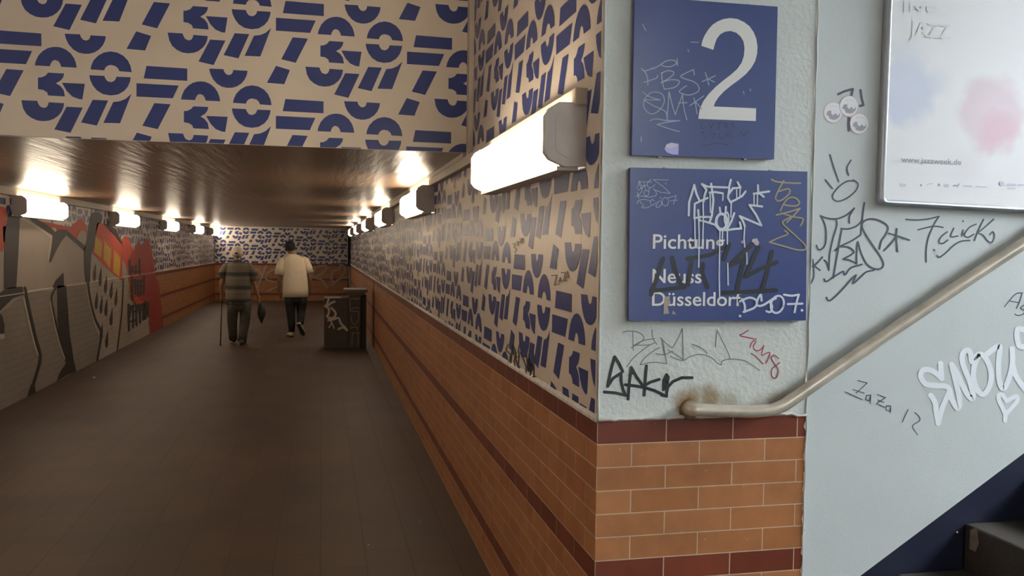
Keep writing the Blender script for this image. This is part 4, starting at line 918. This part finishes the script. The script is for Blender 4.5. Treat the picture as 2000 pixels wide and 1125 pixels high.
def shoe(parent, heel, direction, up, m_u, m_s, L=.27):
    """heel: ground point under the heel; direction: toe direction; up: the sole's normal"""
    d = direction.normalized(); u = up.normalized(); s = d.cross(u).normalized()
    prof = [(0, .034, .055), (.03, .038, .075), (.07, .036, .085), (.11, .037, .075), (.16, .043, .058), (.20, .046, .045), (.24, .038, .034), (.268, .016, .022)]
    def ringp(x, wd, h0, h1, n=12):
        return [heel+d*x*L/.27+s*math.cos(2*PI*k/n)*wd+u*(h0+(h1-h0)*(.5+.5*math.sin(2*PI*k/n))) for k in range(n)]
    for nm, lo, hi, m, sc in (('upper', .018, None, m_u, 1), ('sole', 0, .024, m_s, 1.07)):
        mb = MB(); vs = []
        for x, wd, h in prof: vs += ringp(x, wd*sc, lo, h+.02 if hi is None else hi)
        n = 12; fs = [(i*n+k, i*n+(k+1) % n, (i+1)*n+(k+1) % n, (i+1)*n+k) for i in range(len(prof)-1) for k in range(n)]+[list(range(n))[::-1], [(len(prof)-1)*n+k for k in range(n)]]
        mb.add(vs, fs, m, True)
        if nm == 'upper': par = mb.build('shoe', parent)
        else:
            o = mb.build('sole', par); o.location = (0, 0, 0)

def tube_on(mb, pts, radii, m, n=18, fold=0, seed=1, flat=1.0):
    """cloth tube through pts, ring planes kept horizontal-ish"""
    rd = random.Random(seed); ph = rd.random()*6; pts = [Vector(p) for p in pts]; vs = []
    L = len(pts)
    for i, p in enumerate(pts):
        t = (pts[min(i+1, L-1)]-pts[max(i-1, 0)]).normalized()
        a = Vector((1, 0, 0)); a = (a-t*a.dot(t))
        if a.length < .3: a = Vector((0, 0, 1))-t*t.z
        a.normalize(); b = t.cross(a).normalized()
        rr = radii[i] if isinstance(radii[i], tuple) else (radii[i], radii[i]*flat)
        for k in range(n):
            g = 2*PI*k/n; q = 1+fold*(math.sin(4*g+ph+i*1.3)+.6*math.sin(7*g+i*2.1+ph*2))
            vs.append(p+a*math.cos(g)*rr[0]*q+b*math.sin(g)*rr[1]*q)
    mb.add(vs, [(i*n+k, i*n+(k+1) % n, (i+1)*n+(k+1) % n, (i+1)*n+k) for i in range(L-1) for k in range(n)]+[list(range(n))[::-1], [(L-1)*n+k for k in range(n)]], m, True)

# --- old man with cap and cane
YO = 15.95
OM = tr(410, 470, .19556); po = lambda x, y, dy=0: on(1, YO+dy, *OM((x, y)))
old = empty('person', (po(270, 1000).x, YO, 0))
hd = po(277, 132, .03); nk = po(272, 190); chest = po(272, 320); pel = po(285, 600); lsh = po(165, 262); rsh = po(392, 262)
lel = po(112, 440, -.02); lwr = po(118, 560, .06); rel = po(450, 455, 0); rwr = po(488, 575, .02)
lhip = po(232, 640); rhip = po(348, 640); lkn = po(225, 800, .08); rkn = po(345, 810, .05)
lan = po(232, 965, .20); ran = po(318, 1010, -.02); lan.z = .10; ran.z = .09
pL, fL = fingers(lwr, Vector((0, .15, -1)), Vector((1, .3, 0)), 'L', .9, Vector((.3, .9, 0)))
pR, fR = fingers(rwr, Vector((.1, .1, -1)), Vector((-.2, 1, 0)), 'R', .8, Vector((-1, .2, 0)))
body = skin_body('body', [[('pel', pel, (.13, .10)), ('chest', chest, (.14, .10)), ('nkb', nk-Vector((0, 0, .03)), .06), ('nk', nk+Vector((0, 0, .03)), .052), ('hd', hd-Vector((0, 0, .05)), .055), ('hd2', hd+Vector((0, .01, .02)), .06)],
    [('chest', chest, (.14, .10)), ('lsh', lsh, .06), ('lel', lel, .040), ('lwr', lwr, .026), ('Lpalm', pL, (.030, .018))], [('chest', chest, (.14, .10)), ('rsh', rsh, .06), ('rel', rel, .040), ('rwr', rwr, .026), ('Rpalm', pR, (.030, .018))],
    [('pel', pel, .13), ('lhip', lhip, .085), ('lkn', lkn, .055), ('lan', lan, .035)], [('pel', pel, .13), ('rhip', rhip, .085), ('rkn', rkn, .055), ('ran', ran, .035)]]+fL+fR, M_SKIN, old)
mb = MB(); head_shape(mb, hd, M_SKIN); mb.build('head', old)
mb = MB(); n = 16
mb.loft([(hd.x, hd.y-.012, hd.z-.055, .077, .088), (hd.x, hd.y-.012, hd.z-.01, .080, .094), (hd.x, hd.y-.012, hd.z+.03, .080, .095)], M_GHAIR, 18); mb.build('hair', old)
mb = MB(); mb.loft([(hd.x, hd.y, hd.z-.012, .089, .104), (hd.x, hd.y, hd.z+.03, .093, .107), (hd.x, hd.y, hd.z+.075, .085, .098), (hd.x, hd.y, hd.z+.105, .062, .075), (hd.x, hd.y, hd.z+.122, .028, .035)], M_CAP, 20); cp = mb.build('cap', old)
mb = MB(); mb.loft([(hd.x+.01, hd.y+.125, hd.z+.002, .075, .075), (hd.x+.01, hd.y+.125, hd.z+.010, .075, .075)], M_CAP, 20); o = mb.build('brim', cp); o.location = (0, 0, 0)
mb = MB(); c = Vector((hd.x-.015, hd.y-.106, hd.z+.012)); mb.sphere(c, .026, M_SOLE, 10, rz=.016, ry=.006); o = mb.build('strap_opening', cp); o.location = (0, 0, 0); o['label'] = 'dark opening over the strap'
mb = MB(); R = []
for x0, x1, y, ry in ((158,416,632,.125), (156,414,580,.13), (152,414,500,.14), (148,416,400,.14), (146,418,320,.135), (138,424,270,.115), (152,408,243,.10), (190,366,222,.09), (226,322,204,.07), (242,304,190,.06)):
    a = po(x0, y); b = po(x1, y); R.append(((a.x+b.x)/2, YO, (a.z+b.z)/2, (b.x-a.x)/2, ry))
mb.loft(R, M_CHECK, 32, True, .012, 4)
tube_on(mb, [po(195, 240), po(165, 262), po(135, 310), po(110, 372)], [.045, .075, .078, .080], M_CHECK, fold=.03)
tube_on(mb, [po(360, 240), po(392, 262), po(425, 315), po(450, 400)], [.045, .075, .078, .076], M_CHECK, fold=.03, seed=5)
sh = mb.build('shirt', old); sh['label'] = 'checked short-sleeved shirt'
mb = MB(); a = po(168, 620); b = po(410, 620); mb.loft([((a.x+b.x)/2, YO, z, (b.x-a.x)/2*q, .115*q) for z, q in ((a.z-.15, .55), (a.z-.10, .86), (a.z-.03, .95), (a.z+.06, .93))], M_JEAN, 24)
tube_on(mb, [po(235,600), po(230,680,.03), po(222,800,.09), po(228,900,.15), po(234,985,.19)], [(.13,.115), (.098,.105), (.086,.09), (.078,.08), (.072,.078)], M_JEAN, fold=.03)
tube_on(mb, [po(345,600), po(352,680,.03), po(350,800,.06), po(336,900,.02), po(320,1008,-.02)], [(.125,.115), (.10,.105), (.088,.09), (.08,.08), (.075,.078)], M_JEAN, fold=.03, seed=3)
mb.build('trousers', old)
g = on(2, 0, 455, 668); shoe(old, Vector((po(232,1000).x, YO+.16, .0)), Vector((-.25, 1, 0)), Vector((0, 0, 1)), M_SHOEB, M_SOLEW)
shoe(old, Vector((po(322,1000).x, YO-.16, .0)), Vector((.12, 1, 0)), Vector((0, 0, 1)), M_SHOEB, M_SOLE)
tag(old, 'person in a cream cap and checked shirt walking away with a cane', 'person')
# cane and bag
cn = empty('walking_cane', (po(112, 1050).x, YO-.05, 0))
top = lwr+Vector((0, .03, -.06)); bot = Vector((po(113, 1050).x, YO-.12, .0))
mb = MB(); mb.tube([bot+Vector((0, 0, .02)), top], [.010, .011], M_CANE, 10); mb.build('shaft', cn)
mb = MB(); mb.tube([top+Vector((0, -.05, 0)), top+Vector((0, -.02, .012)), top+Vector((0, .03, .012)), top+Vector((0, .08, -.004))], .013, M_CANE, 10); mb.build('handle', cn)
mb = MB(); mb.tube([bot, bot+Vector((0, 0, .03))], [.016, .013], M_SOLE, 10); mb.build('rubber_tip', cn)
tag(cn, 'thin black walking cane in the left hand of the capped person', 'cane')
bgx = empty('hand_bag', (po(515, 720).x, YO, po(515, 825).z))
mb = MB(); R = []
for x0, x1, y, ry in ((510,520,828,.01), (498,530,800,.03), (482,546,765,.05), (472,556,725,.06), (476,548,680,.05), (486,528,640,.035), (492,514,615,.018)):
    a = po(x0, y); b = po(x1, y); R.append(((a.x+b.x)/2, YO+.02, (a.z+b.z)/2, (b.x-a.x)/2, ry))
mb.loft(R, M_BAG, 16, True, .03, 2); mb.build('pouch', bgx)
mb = MB(); a = po(500, 618, .02); mb.tube([a+Vector((-.012, 0, 0)), pR+Vector((-.02, .0, -.03)), pR+Vector((0, .02, -.012)), pR+Vector((.02, 0, -.03)), a+Vector((.012, 0, 0))], .006, M_BAG, 8); mb.build('carry_loop', bgx)
tag(bgx, 'black pointed cloth bag hanging from the right hand of the capped person', 'bag')

# --- young man in a cream tee
YY = 17.2
YM = tr(520, 460, .19556); py = lambda x, y, dy=0: on(1, YY+dy, *YM((x, y)))
yo = empty('person', (py(290, 1000).x, YY, 0))
hd = py(240, 122, .02); nk = py(252, 185); chest = py(285, 300); pel = py(295, 590); lsh = py(165, 245); rsh = py(392, 245)
lel = py(130, 450, -.02); lwr = py(130, 555, .02); rel = py(437, 430, -.02); rwr = py(443, 535, .03)
lhip = py(243, 650); rhip = py(350, 650); lkn = py(245, 790, .05); rkn = py(350, 760, .10); lan = py(255, 950, -.02); ran = py(345, 868, -.22)
pL, fL = fingers(lwr, Vector((.05, .1, -1)), Vector((.3, 1, 0)), 'L', .5, Vector((1, .2, 0)))
pR, fR = fingers(rwr, Vector((-.05, .1, -1)), Vector((-.3, 1, 0)), 'R', .5, Vector((-1, .2, 0)))
skin_body('body', [[('pel', pel, (.14, .10)), ('chest', chest, (.15, .11)), ('nkb', nk-Vector((0, 0, .03)), .065), ('nk', nk+Vector((-.005, 0, .03)), .058), ('hd', hd-Vector((0, 0, .05)), .06), ('hd2', hd+Vector((0, .01, .02)), .062)],
    [('chest', chest, .15), ('lsh', lsh, .065), ('lel', lel, .046), ('lwr', lwr, .030), ('Lpalm', pL, (.030, .018))], [('chest', chest, .15), ('rsh', rsh, .065), ('rel', rel, .046), ('rwr', rwr, .030), ('Rpalm', pR, (.030, .018))],
    [('pel', pel, .13), ('lhip', lhip, .085), ('lkn', lkn, .055), ('lan', lan, .036)], [('pel', pel, .13), ('rhip', rhip, .085), ('rkn', rkn, .055), ('ran', ran, .036)]]+fL+fR, M_SKIN2, yo)
mb = MB(); head_shape(mb, hd, M_SKIN2, .078, .096, .118); mb.build('head', yo)
mb = MB(); mb.loft([(hd.x, hd.y-.02, hd.z-.052, .070, .080), (hd.x, hd.y-.016, hd.z-.02, .086, .095), (hd.x-.002, hd.y-.01, hd.z+.03, .096, .108), (hd.x-.004, hd.y-.005, hd.z+.075, .092, .106), (hd.x-.006, hd.y, hd.z+.11, .072, .088), (hd.x-.006, hd.y, hd.z+.132, .035, .045)], M_HAIR, 20, True, .02, 9); mb.build('hair', yo)
mb = MB(); R = []
for x0, x1, y, ry in ((164,420,614,.14), (166,418,540,.135), (168,416,450,.135), (164,416,370,.135), (154,412,300,.135), (142,412,258,.125), (152,398,232,.115), (180,364,210,.10), (206,316,194,.08), (216,298,184,.06)):
    a = py(x0, y); b = py(x1, y); R.append(((a.x+b.x)/2, YY, (a.z+b.z)/2, (b.x-a.x)/2, ry))
mb.loft(R, M_TEE, 32, True, .016, 11)
tube_on(mb, [py(205, 225), py(172, 252), py(148, 312), py(130, 390)], [.05, .085, .095, .098], M_TEE, fold=.03)
tube_on(mb, [py(355, 222), py(385, 248), py(410, 305), py(430, 372)], [.05, .08, .084, .080], M_TEE, fold=.03, seed=5)
mb.build('shirt', yo)['label'] = 'loose cream T-shirt'
mb = MB(); a = py(176, 600); b = py(412, 600); mb.loft([((a.x+b.x)/2, YY, z, (b.x-a.x)/2*q, .125*q) for z, q in ((a.z-.17, .5), (a.z-.11, .86), (a.z-.03, .95), (a.z+.06, .93))], M_BLKT, 24)
tube_on(mb, [py(248,590), py(240,680,.02), py(246,790,.05), py(252,880,.02), py(256,965,-.02)], [(.13,.12), (.10,.105), (.082,.088), (.070,.072), (.056,.06)], M_BLKT, fold=.02)
tube_on(mb, [py(345,590), py(352,680,.04), py(348,760,.10), py(346,820,-.05), py(342,872,-.20)], [(.125,.12), (.105,.105), (.085,.088), (.072,.072), (.062,.06)], M_BLKT, fold=.02, seed=3)
mb.build('trousers', yo)
shoe(yo, Vector((py(262,1000).x, YY-.10, 0)), Vector((-.35, 1, 0)), Vector((0, 0, 1)), M_SHOEW, M_SOLE)
hl = py(318, 885, -.27); shoe(yo, hl, Vector((.42, .35, -.95)), Vector((.1, .95, .38)), M_SHOEW, M_SOLE)
tag(yo, 'person in a loose cream T-shirt and black trousers walking away, one heel raised', 'person')
